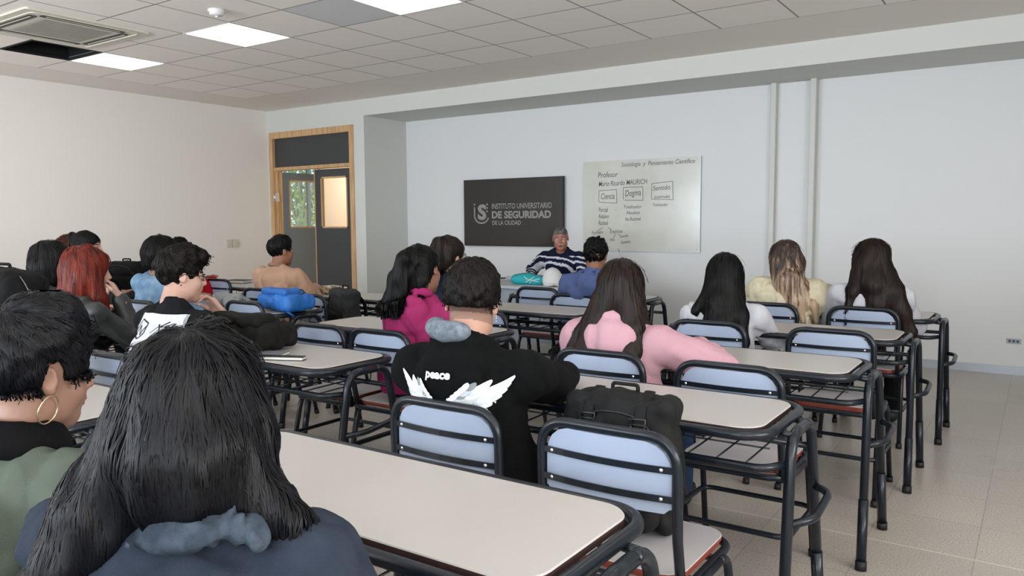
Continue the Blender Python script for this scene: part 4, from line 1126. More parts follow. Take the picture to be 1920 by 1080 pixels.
def make_hair(R, h, kind):
    Hc, Rh, rt, fwd, base, body = R['Hc'], R['Rh'], R['Rs'][:, 0], R['Rs'][:, 1], R['base'], R['body']
    W = lambda x, y, z: Hc+Rh@V(x, y, z); B = lambda x, y, z: Hc+rt*x+fwd*y+V(0, 0, z)
    st = h['style']; hr = h.get('res', 0.007); t = h.get('vol', 0.0)
    pts = [Hc]
    for ch in h.get('falls', []): pts += [B(*p[:3]) for p in ch]
    pts = np.array(pts); lo = pts.min(0)-0.17; hi = pts.max(0)+0.17
    F = Field(lo, hi, hr)
    if st == 'short':
        F.ell(W(0, -0.017, 0.038), (0.076+t*0.7, 0.096+t*0.7, 0.086+t), Rh, 0)
        tv = h.get('topvol', 0.01)
        F.ell(W(0, 0.01, 0.075+tv), (0.056+t, 0.074, 0.044+t), Rh, 0.02)
        if h.get('quiff'): F.ell(W(0.0, 0.075, 0.095), (0.05, 0.03, 0.03), Rh, 0.03)
        F.noise(0.006*h.get('rough', 1), 0.022, 2); F.noise(0.004*h.get('rough', 1), 0.010, 5)
        fq = h.get('face', (0, 0.125, -0.022, 0.070, 0.078, 0.088)); F.ell(W(*fq[:3]), fq[3:6], Rh, 0.012, True)
        for s in (-1, 1): F.ell(W(s*0.088, 0.004, h.get('earz', -0.022)), (0.026+t, 0.028, h.get('earr', 0.042)), Rh, 0.01, True)
        zn = h.get('nape', -0.055); n = Rh@V(0, 0.25, -1); F.cut(W(0, -0.09, zn), n)
    else:
        F.ell(W(0, -0.018, 0.036), (0.083+t, 0.103+t, 0.092+t), Rh, 0)
        if h.get('sides', True):
            for s in (-1, 1): F.ell(W(s*0.058, -0.012, -0.035), (0.032+t*0.5, 0.062+t*0.5, 0.09), Rh, 0.03)
        F.ell(W(0, -0.06, -0.03), (0.07+t, 0.05+t, 0.09), Rh, 0.03)
        for ch in h.get('falls', []):
            for a, b in zip(ch[:-1], ch[1:]): F.cone(B(*a[:3]), B(*b[:3]), a[3], b[3], h.get('k', 0.03))
        for b_ in h.get('balls', []): F.ell(W(*b_[:3]), b_[3:6], Rh, 0.012)
        F.noise(0.006*h.get('rough', 1), 0.03, 2, (1, 1, 0.35)); F.noise(0.003, 0.012, 7, (1, 1, 0.25))
        fc = h.get('face', (0, 0.118, -0.030, 0.068, 0.070, 0.088)); F.ell(W(*fc[:3]), fc[3:6], Rh, 0.01, True)
        if h.get('ears'):
            for s in (-1, 1): F.ell(W(s*0.092, 0.008, -0.028), (0.030, 0.034, 0.045), Rh, 0.01, True)
        if h.get('nape') is not None: F.cut(W(0, -0.09, h['nape']), Rh@V(0, 0.5, -1))
    fcx = h.get('face', (0, 0.118, -0.030, 0.068, 0.070, 0.088))
    def avoid(P):
        q_ = (P-Hc)@Rh
        a = (((q_-np.array(fcx[:3]))/(np.array(fcx[3:6])*0.93))**2).sum(1) < 1
        if st == 'short' or h.get('ears'): a |= (((np.abs(q_)*np.array([1, 0, 0])+q_*np.array([0, 1, 1])-np.array([0.090, 0.003, h.get('earz', -0.024)]))/np.array([0.028+t, 0.026, h.get('earr', 0.040)*0.95]))**2).sum(1) < 1
        if st == 'short': a |= (q_[:, 2] < h.get('nape', -0.055)-0.012+0.1*np.abs(q_[:, 1]))
        return a
    v, q = F.mesh(); n_base = len(q); crown = W(0, -0.05, 0.12)
    if st == 'short':
        cr = W(*h.get('crown', (0.01, -0.07, 0.10)))
        def flow(P): d = P-cr; d /= np.linalg.norm(d, axis=1, keepdims=True)+1e-6; return d+V(0, 0, -0.25)+Rh[:, 0]*h.get('sweep', 0.0)
        vs, qs = strands(F, v, flow, h.get('n', 1500), 5, h.get('len', 0.008), h.get('w', 0.0030), 3, 0.002, h.get('jit', 0.35), 0.10, True, 1.0, 0.5, 2, avoid)
    else:
        tie = h.get('tie')
        def flow(P):
            d = P-crown; r = np.linalg.norm(d, axis=1, keepdims=True); d = d/(r+1e-6)
            if tie is not None:
                T = W(*tie); e = T-P; el = np.linalg.norm(e, axis=1, keepdims=True); near = (np.linalg.norm(P-W(0, 0, 0.02), axis=1, keepdims=True) < 0.128)*(el > 0.045)*1.0
                return near*e/(el+1e-6)*1.5+(1-near)*V(0, 0, -1)
            w = np.clip((P[:, 2:3]-(Hc[2]-0.03))/0.12, 0, 1)
            return d*w+V(0, 0, -1)*(1.1-w)+fwd*h.get('flowy', 0.0)+rt*h.get('flowx', 0.0)*(1-w)
        vs, qs = strands(F, v[v[:, 2] > v[:, 2].min()+0.08], flow, h.get('n', 1500), h.get('steps', 14), h.get('len', 0.02), h.get('w', 0.0035), 3, h.get('lift', 0.003), h.get('jit', 0.22), h.get('wander', 0.03), True, 1.0, h.get('lv', 0.5), h.get('free', 3), avoid)
    vv = np.concatenate([v, vs]); qq = np.concatenate([q, qs+len(v)])
    o = np_obj(h.get('name', 'hair'), vv, qq, h['mat'], body, base); R['HF'] = F
    return o
def glasses(R, mt, thick=0.0016, name='glasses', low=0.0):
    Hc, Rh, base, body = R['Hc'], R['Rh'], R['base'], R['body']; W = lambda x, y, z: Vector(Hc+Rh@V(x, y, z)-base)
    b = MB()
    for s in (-1, 1):
        ring = [W(s*0.033+0.022*math.cos(a), 0.098-0.012*abs(math.cos(a)), low+0.003+0.016*math.sin(a)) for a in np.linspace(0, 2*math.pi, 19)[:-1]]
        b.tube(ring, thick, 0, 6, True); b.tube([W(s*0.055, 0.090, low+0.008), W(s*0.080, 0.045, 0.010), W(s*0.082, -0.005, 0.010), W(s*0.078, -0.02, -0.004)], thick, 0, 6)
        b.tube([W(s*0.011, 0.098, low+0.005), W(0, 0.101, low+0.008)], thick, 0, 6)
    o = b.build(name, mt, body)
    b = MB()
    for s in (-1, 1):
        vs = [W(s*0.033+0.021*math.cos(a), 0.098-0.012*abs(math.cos(a)), low+0.003+0.015*math.sin(a)) for a in np.linspace(0, 2*math.pi, 17)[:-1]]
        b.add(vs, [tuple(range(16))])
    b.build('lens', mat('lens_glass', '#ffffff', 0.03, trans=1.0, spec=0.5), o)
    return o
# ================================================================== THE CAST
# --- student with the hoop earring, nearest left
def x1(R):
    b = MB(); c = R['Hc']+R['Rh']@V(0.083, -0.006, -0.058); rx = R['Rh']@rotz(0.5)
    b.tube([Vector(c+rx@V(0.004*math.sin(a), 0.027*math.cos(a), 0.029*math.sin(a))-R['base']) for a in np.linspace(0, 2*math.pi, 33)[:-1]], 0.0016, 0, 8, True)
    tag(b.build('hoop_earring', mat('pale_gold', '#d8c6a0', 0.2, metal=0.9), R['body']), 'large thin pale gold hoop earring')
    # undershirt collar
    F = Field(R['Nb']-0.14, R['Nb']+0.14, 0.008); F.torus(R['Nb']+V(0, 0, 0.018), R['Rs']@rotx(-0.2), 0.062, 0.064, 0.017, 0.02); F.torus(R['Nb']+V(0, 0, -0.01), R['Rs']@rotx(-0.2), 0.075, 0.075, 0.02, 0.02)
    F.noise(0.003, 0.03, 4); F.cone(R['Nb']-V(0, 0, .05), R['Nb']+V(0, 0, .1), 0.052, 0.058, 0.005, True)
    v, q = F.mesh(); np_obj('black_collar', v, q, cloth('black_knit', '#0e0e10'), R['body'], R['base'])
person('person in an olive green jacket with short black hair and a large hoop earring', (-1.60, 0.52), 4, (-1.698, 0.756, 1.053), -3, -6, 4, SK2, dict(fem=True),
    dict(style='short', mat=H_blue, vol=0.022, topvol=0.035, rough=0.9, nape=-0.03, n=6500, len=0.012, w=0.0028, res=0.005, sweep=0.1, jit=0.12, earz=-0.008, earr=0.052, crown=(0.0, -0.06, 0.10)),
    dict(mat=cloth('olive_cotton', '#525a50', 0.8), name='jacket', t=0.022, arm=0.012, fold=0.010, fscale=0.11, seed=4), TR_black, {'R': dict(w=V(-1.48, 0.86, 0.64)), 'L': dict(w=V(-1.70, 0.86, 0.64))}, 0.19, 0.0035, 0.008, extra=x1)
# --- long black hair, denim-blue jacket, nearest
X2PTS = ((0.040, -0.120, -0.160), (0.070, -0.118, -0.150), (0.100, -0.102, -0.140), (0.130, -0.080, -0.132), (0.155, -0.055, -0.134), (0.180, -0.035, -0.146))
def x2(R):
    Nb = R['Nb']; F = Field(Nb-0.28, Nb+0.28, 0.007); C = [R['Hc']+V(*p) for p in X2PTS]
    for p, q in zip(C[:-1], C[1:]): F.cone(p, q, 0.028, 0.028, 0.02)
    F.folds(0.016, 0.035, 6); v, q = F.mesh()
    o = np_obj('inner_hood', v, q, cloth('pale_washed_cotton', '#46505b', 0.9, col2='#2b333d', vscale=30), R['top'], R['base']); o['label'] = 'pale crumpled hood lining at the nape'
P2c = (-1.11, 0.731, 1.052)
person('person with very long blue-black hair over a grey-blue jacket, nearest the camera', (-1.00, 0.52), 24, P2c, 30, -6, 4, SK2, dict(fem=True),
    dict(style='long', mat=H_blue, vol=0.016, res=0.006, k=0.03, n=9500, steps=17, len=0.019, w=0.0026, jit=0.3, wander=0.10, lv=0.55, free=1, lift=0.004, rough=1.6,
         falls=[[(0.02, -0.04, -0.02, 0.105), (0.025, -0.06, -0.06, 0.100), (0.03, -0.065, -0.09, 0.080)],
                [(-0.05, -0.05, -0.05, 0.08), (-0.125, -0.09, -0.15, 0.055), (-0.18, -0.13, -0.27, 0.045), (-0.22, -0.16, -0.40, 0.03)],
                [(-0.06, -0.07, -0.10, 0.055), (-0.14, -0.13, -0.20, 0.035), (-0.19, -0.16, -0.34, 0.03)],
                [(0.06, -0.04, -0.05, 0.08), (0.12, -0.05, -0.12, 0.042), (0.19, -0.06, -0.150, 0.022)]]),
    dict(mat=cloth('grey_blue_denim', '#2d3440', 0.85, col2='#242b36', vscale=14), name='jacket', t=0.024, arm=0.014, fold=0.010, fscale=0.10, seed=8, collar=dict(r=0.080, th=0.022, dz=0.0)), TR_blue, {'R': dict(w=V(-1.0, 0.86, 0.63)), 'L': dict(w=V(-1.18, 0.84, 0.63))}, 0.23, 0.006, 0.008, extra=x2)
# --- white print black tee with glasses
def x3(R):
    glasses(R, M_black, 0.0019)
    bvh = bvh_of([R['top']]); b0 = np.array(R['Mid'])
    n = 30; vs = []; fs = []; WW, HH = 0.27, 0.34
    for j in range(n+1):
        for i in range(n+1): vs.append((-WW/2+WW*i/n, -HH/2+HH*j/n))
    for j in range(n):
        for i in range(n): a = j*(n+1)+i; fs.append((a, a+1, a+n+2, a+n+1))
    base_poly = [(vs, fs, 0)]; polys = []
    def ln(pts, w=0.0028):
        o = []
        for k in range(len(pts)-1):
            p, q = np.array(pts[k]), np.array(pts[k+1]); d = (q-p); L = np.linalg.norm(d)+1e-9; nn = np.array((-d[1], d[0]))/L*w
            m = max(1, int(L/0.02))
            for s in range(m):
                a, c = p+d*s/m, p+d*(s+1)/m; o.append(([tuple(a-nn), tuple(c-nn), tuple(c+nn), tuple(a+nn)], [(0, 1, 2, 3)], 1))
        return o
    for j in range(3): polys += ln([(0.115+0.008*j, 0.17), (0.118+0.008*j, -0.1)], 0.0012)
    polys += ln([(-0.13, 0.10), (-0.10, 0.145), (-0.05, 0.13), (-0.04, 0.09), (-0.07, 0.065), (-0.12, 0.07), (-0.13, 0.10)]); polys += ln([(-0.11, 0.09), (-0.09, 0.12), (-0.07, 0.08), (-0.05, 0.12)])
    polys += ln([(0.03, 0.13), (0.05, 0.10), (0.08, 0.105), (0.09, 0.13)]); polys += ln([(0.04, 0.12), (0.07, 0.14)])
    polys += ln([(-0.10, -0.02), (-0.08, 0.03), (-0.06, -0.01), (-0.03, 0.05)]); polys += ln([(-0.13, -0.10), (-0.10, -0.05), (-0.06, -0.12), (-0.03, -0.06), (0.02, -0.12)], 0.004); polys += ln([(-0.14, -0.14), (-0.05, -0.135), (0.0, -0.15)], 0.003); polys += ln([(-0.14, -0.165), (-0.08, -0.17), (-0.02, -0.175)], 0.003)
    for s, y in (('OVA', 0.055), ('CION', 0.02)):
        tv, tf = text_mesh(s, 0.035, 0.001); polys.append(([(0.01+v.x, y+v.y) for v in tv], tf, 1))
    o = project_print('printed_panel', base_poly, b0+R['Rs']@V(-0.01, 0, 0.035), R['Rs'], bvh, [mat('white_print', '#cfd2da', 0.7), mat('black_print', '#16171a', 0.7)], R['top'])
    o['label'] = 'white printed panel on the back'
    project_print('scribble', polys, b0+R['Rs']@V(-0.01, 0, 0.035), R['Rs'], bvh, [mat('white_print', '#cfd2da', 0.7), mat('black_print', '#16171a', 0.7)], o)
person('person in black t-shirt with white back print, short black hair and glasses', (-3.17, 1.91), 2, (-3.285, 2.11, 1.118), -22, -8, 0, SK3, {},
    dict(style='short', mat=H_soft, vol=0.010, topvol=0.022, rough=1.5, nape=-0.055, n=2600, len=0.012, w=0.004, res=0.006, quiff=True),
    dict(mat=cloth('black_cotton', '#17181b'), name='t_shirt', t=0.014, sleeve='short', fold=0.008, seed=3), TR_black,
    {'R': dict(w=V(-3.02, 2.27, 0.79), hint=V(1.0, -0.2, -0.35), curl=0.4), 'L': dict(w=V(-3.31, 2.33, 0.92), hint=V(-0.6, 0.1, -1), dir=V(-0.1, -0.55, 0.75), up=V(0, 0.8, 0.4), curl=1.0)}, 0.2, 0.0055, 0.010, extra=x3)
# --- red hair
person('person with bright red dyed hair and dark grey leather jacket, chin on hand', (-4.30, 2.02), -10, (-4.199, 2.155, 1.107), -18, -6, -4, SK3, dict(fem=True),
    dict(style='long', mat=H_red, vol=0.012, n=2600, steps=16, len=0.017, w=0.0045, res=0.007, wander=0.05,
         falls=[[(0, -0.04, -0.02, 0.09), (0.0, -0.05, -0.11, 0.085), (-0.01, -0.06, -0.16, 0.06)], [(-0.05, -0.03, -0.08, 0.06), (-0.10, -0.10, -0.17, 0.045), (-0.12, -0.14, -0.26, 0.02)], [(0.05, 0.0, -0.06, 0.05), (0.07, 0.02, -0.14, 0.04), (0.08, 0.06, -0.24, 0.02)]]),
    dict(mat=cloth('dark_grey_leather', '#2b2d2e', 0.45, bump=0.2, bscale=90, spec=0.5), name='leather_jacket', t=0.020, arm=0.010, fold=0.010, seed=6, collar=dict(r=0.075, th=0.016)), TR_black,
    {'R': dict(w=V(-4.10, 2.27, 0.955), hint=V(0.4, -0.3, -1), dir=V(-0.45, -0.15, 0.75), up=V(0.5, 0.7, 0.2), curl=0.9)}, 0.18, 0.006, 0.012)
# --- dark hood-like hair
person('person with sleek black hair and dark green-grey jacket, left of the red-haired one', (-4.95, 2.07), -6, (-4.988, 2.347, 1.125), -58, -8, 0, SK3, dict(fem=True),
    dict(style='long', mat=H_black, vol=0.010, n=1500, steps=12, len=0.017, w=0.005, res=0.008, face=(0, 0.118, -0.030, 0.088, 0.088, 0.098), falls=[[(0, -0.04, -0.03, 0.09), (0, -0.03, -0.10, 0.085)], [(0.04, -0.01, -0.04, 0.045), (0.04, -0.01, -0.10, 0.04)]]),
    dict(mat=cloth('dark_green_grey', '#2c302c'), name='jacket', t=0.026, arm=0.016, fold=0.012, seed=2, collar=dict(r=0.078, th=0.024)), TR_black,
    {'R': dict(w=V(-4.75, 2.50, 0.90), hint=V(0.6, 0, -1), curl=0.7)}, 0.19, 0.006, 0.012)
# --- bun
person('person with dark hair in a small bun, profile, behind the red-haired one', (-6.24, 3.07), -4, (-6.18, 3.181, 1.173), -52, 0, 0, SK1, dict(fem=True),
    dict(style='long', mat=H_black, vol=0.004, n=900, steps=8, len=0.016, w=0.006, res=0.008, sides=False, ears=True, tie=(0, -0.09, 0.09), nape=-0.07, balls=[(0, -0.105, 0.085, 0.038, 0.034, 0.036)]),
    dict(mat=cloth('charcoal_knit', '#26282b'), name='sweater', t=0.016, seed=3), TR_black, None, 0.18, 0.006, 0.014)
person('person with reddish brown hair, half hidden behind the one with the bun', (-6.90, 3.13), -4, (-6.687, 3.317, 1.140), -10, 0, 0, SK1, dict(fem=True),
    dict(style='long', mat=H_redbr, vol=0.010, n=900, steps=12, len=0.016, w=0.006, res=0.009, falls=[[(0, -0.04, -0.03, 0.09), (0, -0.06, -0.14, 0.08)]]),
    dict(mat=cloth('charcoal_knit', '#26282b'), name='sweater', t=0.016, seed=5), TR_black, None, 0.18, 0.008, 0.016)
# --- light denim jacket
person('person in a light washed denim jacket with rounded black hair', (-5.15, 3.14), 6, (-5.233, 3.214, 1.139), 8, -4, 0, SK2, {},
    dict(style='long', mat=H_black, vol=0.013, n=1500, steps=8, len=0.015, w=0.005, res=0.007, rough=1.2, nape=-0.10, falls=[[(0, -0.05, 0.0, 0.095), (0.0, -0.05, -0.06, 0.085)]]),
    dict(mat=cloth('light_washed_denim', '#7f9bb4', 0.85, col2='#6382a0', vscale=16), name='denim_jacket', t=0.020, arm=0.010, fold=0.010, seed=7, collar=dict(r=0.076, th=0.014)), TR_blue, None, 0.19, 0.008, 0.012)
person('person in a bright red hoodie, mostly hidden behind the light denim jacket', (-6.95, 4.28), 0, (-6.90, 4.42, 1.10), 5, -4, 0, SK2, {},
    dict(style='short', mat=H_black, res=0.009, n=400, w=0.006), dict(mat=cloth('bright_red_fleece', '#a81220'), name='hoodie', t=0.028, arm=0.014, seed=4, hood=dict(size=1.05)), TR_black, None, 0.20, 0.008, 0.014)
# --- tan sweater
def x8(R):
    F = Field(R['Nb']-0.13, R['Nb']+0.13, 0.007); F.torus(R['Nb']+V(0, 0, 0.010), R['Rs']@rotx(-0.25), 0.064, 0.064, 0.011, 0.01); v, q = F.mesh()
    o = np_obj('neckband', v, q, cloth('tan_rib', '#94755f', bscale=120), R['top'], R['base']); o['label'] = 'darker ribbed neckband'
person('person in a plain tan sweater with short black hair, near the door', (-5.16, 4.24), 4, (-5.20, 4.25, 1.125), -14, -2, 0, SK6, {},
    dict(style='short', mat=H_black, vol=0.006, topvol=0.014, rough=0.8, nape=-0.06, n=1200, len=0.01, w=0.005, res=0.007),
    dict(mat=cloth('tan_jersey', '#b28f78', var=0.12, vscale=3), name='sweater', t=0.028, arm=0.018, fold=0.010, fscale=0.075, seed=9, collar=dict(r=0.066, th=0.010, dz=0.004)), TR_black,
    None, 0.20, 0.006, 0.010, extra=x8)
# --- magenta jacket, black ponytail
def xhoodband(R): pass
person('person in a magenta hooded jacket with a long wavy black ponytail', (-2.66, 2.99), 6, (-2.592, 3.006, 1.112), 10, -2, -8, SK4, dict(fem=True),
    dict(style='long', mat=H_black, vol=0.002, n=3600, steps=22, len=0.022, w=0.0042, res=0.006, sides=False, ears=True, nape=-0.085, tie=(-0.01, -0.10, 0.095), rough=1.5, wander=0.16, k=0.02,
         falls=[[(-0.01, -0.10, 0.095, 0.028), (-0.02, -0.135, 0.07, 0.034), (-0.05, -0.145, -0.03, 0.038), (-0.09, -0.15, -0.15, 0.040), (-0.115, -0.155, -0.28, 0.034), (-0.13, -0.15, -0.42, 0.014)],
                [(-0.02, -0.13, 0.0, 0.03), (-0.04, -0.15, -0.16, 0.036), (-0.05, -0.155, -0.30, 0.028), (-0.06, -0.15, -0.40, 0.012)]]),
    dict(mat=cloth('magenta_fleece', '#8e2a58', var=0.08), name='hooded_jacket', t=0.020, arm=0.012, fold=0.009, seed=2, hood=dict(size=0.95)), TR_dark, None, 0.18, 0.006, 0.009)
# --- brown ponytail with glasses
person('person with a dark brown ponytail and glasses, behind the one in magenta', (-3.32, 4.02), -2, (-3.17, 3.95, 1.134), -14, 0, 0, SK1, dict(fem=True),
    dict(style='long', mat=H_brown, vol=0.006, n=1700, steps=14, len=0.018, w=0.005, res=0.007, sides=False, ears=True, nape=-0.08, tie=(-0.0, -0.09, 0.10),
         falls=[[(0.0, -0.11, 0.10, 0.036), (-0.02, -0.14, 0.0, 0.045), (-0.03, -0.15, -0.16, 0.05), (-0.04, -0.14, -0.26, 0.02)]]),
    dict(mat=cloth('dark_navy_cotton', '#1e2433'), name='sweater', t=0.016, seed=6), TR_black, None, 0.18, 0.006, 0.012, extra=lambda R: glasses(R, M_black, 0.0016))
# --- peace hoodie
def x11(R):
    # pale heathered inner hood lying on the nape
    Nb, Rs, base = R['Nb'], R['Rs'], R['base']
    F = Field(Nb-0.2, Nb+0.2, 0.007); back = -Rs[:, 1]
    for i in range(8):
        a0 = math.pi*(0.40+0.62*i/8); a1 = math.pi*(0.40+0.62*(i+1)/8)
        p = [Nb+Rs[:, 0]*math.cos(a)*0.094+back*math.sin(a)*0.082+V(0, 0, 0.052) for a in (a0, a1)]
        F.cone(p[0], p[1], 0.026, 0.026, 0.02)
    F.noise(0.004, 0.04, 2); v, q = F.mesh()
    o = np_obj('inner_hood', v, q, cloth('grey_heather', '#7d8791', 0.9, col2='#5a636e', vscale=40), R['top'], base); o['label'] = 'pale grey-blue heathered inner hood'
    b = MB(); c = R['Hc']+R['Rh']@V(0.080, 0.002, -0.034)-base
    b.lathe([(0, 0.004), (0.0035, 0), (0, -0.004)], tuple(c), 8); b.tube([c+V(0, 0.001, -0.003), c+V(0, 0.001, -0.014)], 0.0012); b.lathe([(0, 0.003), (0.003, 0), (0, -0.003)], tuple(c+V(0, 0.001, -0.016)), 8)
    b.build('earring', M_rivet, R['body'])
    bvh = bvh_of([R['top']]); Rp = Rs@rotz(math.radians(4)); org = R['Mid']+V(0, 0, 0)
    tv, tf = text_mesh('peace', 0.036, 0.0016, 0.15); polys = []
    # heavy letter strokes
    w0 = max(v.x for v in tv); polys.append(([(v.x-w0/2, v.y) for v in tv], tf, 0))
    project_print('peace_lettering', polys, org+Rp@V(-0.055, 0, 0.155), Rp, bvh, [mat('white_lettering', '#e6e6e8', 0.6)], R['top'])
    d = Vector(Rp[:, 1]); o0 = org+Rp@V(-0.055, 0, 0.075)
    MF = [mat('feather_white', '#dfe3e7', 0.7), mat('feather_pale', '#bfc8cf', 0.7), mat('feather_dark', '#7d868c', 0.7)]
    for s in (1, -1):
        polys = []; sc = 1.0 if s > 0 else 0.62
        def feather(x, y, ang, L, w, mi):
            n = 9; up = []; dn = []
            for i in range(n+1):
                q = i/n; ww = w*(math.sin(math.pi*min(1, q*0.86+0.12))**0.5); a = ang+0.35*q
                cx = x+math.cos(a)*L*q; cy = y+math.sin(a)*L*q
                up.append((s*(cx-math.sin(a)*ww)*sc, (cy+math.cos(a)*ww))); dn.append((s*(cx+math.sin(a)*ww)*sc, (cy-math.cos(a)*ww)))
            polys.append((up+dn, [(i, i+1, n+1+i+1, n+1+i) for i in range(n)], mi))
        for i in range(9): k = i/8; feather(0.018+0.105*k, -0.012+0.052*k, -0.85+0.95*k, 0.085+0.030*k, 0.0105, i % 2)
        for i in range(8): k = i/7; feather(0.014+0.095*k, -0.006+0.054*k, -0.80+0.95*k, 0.058, 0.0105, (i+1) % 2)
        for i in range(8): k = i/7; feather(0.010+0.085*k, 0.0+0.055*k, -0.75+0.95*k, 0.034, 0.0095, 2 if i % 3 == 1 else 1)
        for i in range(7): k = i/6; feather(0.004+0.080*k, -0.004+0.060*k, -0.2+0.55*k, 0.026, 0.0085, 0)
        b = MB()
        for k, (vs, fs, mi) in enumerate(polys):
            out = []
            for u, v in vs:
                o = Vector(o0+Rp[:, 0]*u+Rp[:, 2]*v)-d*0.5; hit = bvh.ray_cast(o, d, 1.2); out.append(hit[0]-d*(0.004+0.00025*k) if hit[0] else None)
            add_hits(b, out, fs, mi, Vector(base))
        b.build('wing_print', MF, R['top'])
person('person in a black hoodie with the word peace and white wings on its back', (-1.45, 1.97), 12, (-1.474, 1.94, 1.102), 24, -10, 3, SK1, dict(fade=True),
    dict(style='short', mat=H_soft, vol=0.012, topvol=0.008, rough=1.0, nape=-0.012, n=7500, len=0.010, w=0.0026, res=0.0045, crown=(-0.012, -0.055, 0.11)),
    dict(mat=cloth('black_fleece', '#0b0c0d', 0.9), name='hoodie', t=0.024, arm=0.018, fold=0.010, fscale=0.12, seed=11, hood=dict(size=1.02)), TR_black,
    {'R': dict(w=V(-1.42, 2.42, 0.80), hint=V(0.95, -0.25, -0.35), dir=V(-0.75, 0.55, 0.05), curl=0.6), 'L': dict(w=V(-1.62, 2.40, 0.80), hint=V(-0.9, -0.2, -0.5), dir=V(0.45, 0.85, 0.05), curl=0.5)}, 0.188, 0.004, 0.007, slump=0.0, extra=x11)
# --- teacher
def xt(R):
    glasses(R, mat('thin_steel', '#8f9296', 0.3, metal=0.8), 0.0013, low=-0.012)
    b = MB(); W_ = R['arms'][1][1]; p = Vector(W_+V(-0.02, -0.07, 0.03)-R['base'])
def stripes(C, R):
    z = C[:, 2]; z = z+0.9*np.minimum(0, C[:, 1]-6.93); k = (z-0.762)/0.070; m = ((k-np.floor(k)) < 0.38) & (C[:, 2] < 1.005) & (np.abs(((C-R['Nb'])@R['Rs'])[:, 0]) > -1)
    return m.astype(int)
person('older grey-haired person with glasses and navy white-striped sweater, facing the class', (-4.02, 7.22), 192, (-4.090, 6.90, 1.186), 208, -8, 3, SK5, dict(moustache=True, mouth=True),
    dict(style='short', mat=H_grey, vol=-0.007, topvol=-0.006, rough=0.35, nape=-0.05, face=(0, 0.118, -0.018, 0.070, 0.074, 0.098), n=2600, len=0.006, w=0.0028, res=0.005),
    dict(mat=[cloth('navy_knit', '#161c33'), cloth('white_stripe_knit', '#c9cbd2')], name='striped_sweater', t=0.022, arm=0.012, fold=0.006, seed=5, mi=stripes, collar=dict(r=0.070, th=0.013)), TR_dark,
    {'R': dict(w=V(-4.38, 6.80, 0.79), hint=V(-0.8, 0.3, -0.6), dir=V(0.35, -0.9, 0), curl=0.9), 'L': dict(w=V(-3.95, 6.72, 0.79), hint=V(0.9, 0.3, -0.6), dir=V(-0.7, -0.6, 0), curl=0.6)}, 0.205, 0.0045, 0.009, stub=mat('grey_moustache', '#9a9290', 0.8), brow=mat('grey_brow', '#5f5552', 0.8), slump=0.0, extra=xt)
# --- blue hoodie
person('person in a slate blue hoodie with short curly black hair, near the teacher', (-2.79, 5.12), 14, (-2.699, 5.057, 1.104), 12, -6, 0, SK4, {},
    dict(style='short', mat=H_black, vol=0.008, topvol=0.014, rough=2.0, nape=-0.05, n=1800, len=0.008, w=0.004, res=0.006),
    dict(mat=cloth('slate_blue_fleece', '#4f5c86', var=0.12), name='hoodie', t=0.024, arm=0.014, fold=0.009, seed=12, hood=dict(size=1.0)), TR_blue, None, 0.20, 0.006, 0.009)
# --- pink hoodie
person('person in a pale pink hoodie with long straight dark brown hair', (-1.46, 3.02), 8, (-1.492, 3.02, 1.058), 26, -10, 2, SK3, dict(fem=True),
    dict(style='long', mat=H_brown, vol=0.008, n=4200, steps=22, len=0.022, w=0.0036, res=0.006, k=0.02, wander=0.04, jit=0.12,
         falls=[[(-0.03, -0.05, -0.04, 0.075), (-0.075, -0.10, -0.14, 0.05), (-0.115, -0.145, -0.24, 0.034), (-0.15, -0.165, -0.34, 0.024), (-0.165, -0.165, -0.43, 0.010)],
                [(-0.06, -0.06, -0.08, 0.05), (-0.14, -0.09, -0.18, 0.03), (-0.20, -0.12, -0.30, 0.02), (-0.215, -0.13, -0.40, 0.008)],
                [(0.05, -0.05, -0.04, 0.07), (0.085, -0.09, -0.14, 0.045), (0.09, -0.14, -0.24, 0.038), (0.08, -0.16, -0.36, 0.034), (0.095, -0.16, -0.47, 0.012)],
                [(0.07, -0.01, -0.08, 0.045), (0.13, -0.04, -0.17, 0.022), (0.135, -0.07, -0.23, 0.008)]]),
    dict(mat=cloth('pale_pink_fleece', '#ba929d', var=0.05), name='hoodie', t=0.026, arm=0.020, fold=0.009, fscale=0.11, seed=13, hood=dict(size=1.02)), TR_blue,
    {'R': dict(w=V(-1.26, 3.30, 0.80), hint=V(1.0, -0.35, -0.35), dir=V(-0.6, 0.7, 0), curl=0.5)}, 0.185, 0.006, 0.0085)
# --- black hair, white shirt
person('person with straight black hair and white shirt, between pink hoodie and blonde person', (-1.43, 4.16), 10, (-1.444, 4.205, 1.045), 30, -12, 0, SK3, dict(fem=True),
    dict(style='long', mat=H_black, vol=0.006, n=3000, steps=18, len=0.022, w=0.004, res=0.007, wander=0.02, jit=0.10,
         falls=[[(0, -0.05, -0.03, 0.088), (-0.01, -0.09, -0.14, 0.082), (-0.01, -0.13, -0.24, 0.070), (0.0, -0.15, -0.30, 0.045)], [(0.05, -0.06, -0.08, 0.06), (0.09, -0.11, -0.20, 0.05), (0.11, -0.14, -0.33, 0.035), (0.12, -0.14, -0.42, 0.015)],
                [(-0.06, -0.05, -0.09, 0.05), (-0.13, -0.09, -0.18, 0.022), (-0.19, -0.10, -0.26, 0.012)]]),
    dict(mat=cloth('white_cotton', '#b9bac1', var=0.05), name='shirt', t=0.018, arm=0.010, fold=0.009, seed=14), TR_black, None, 0.18, 0.007, 0.010)
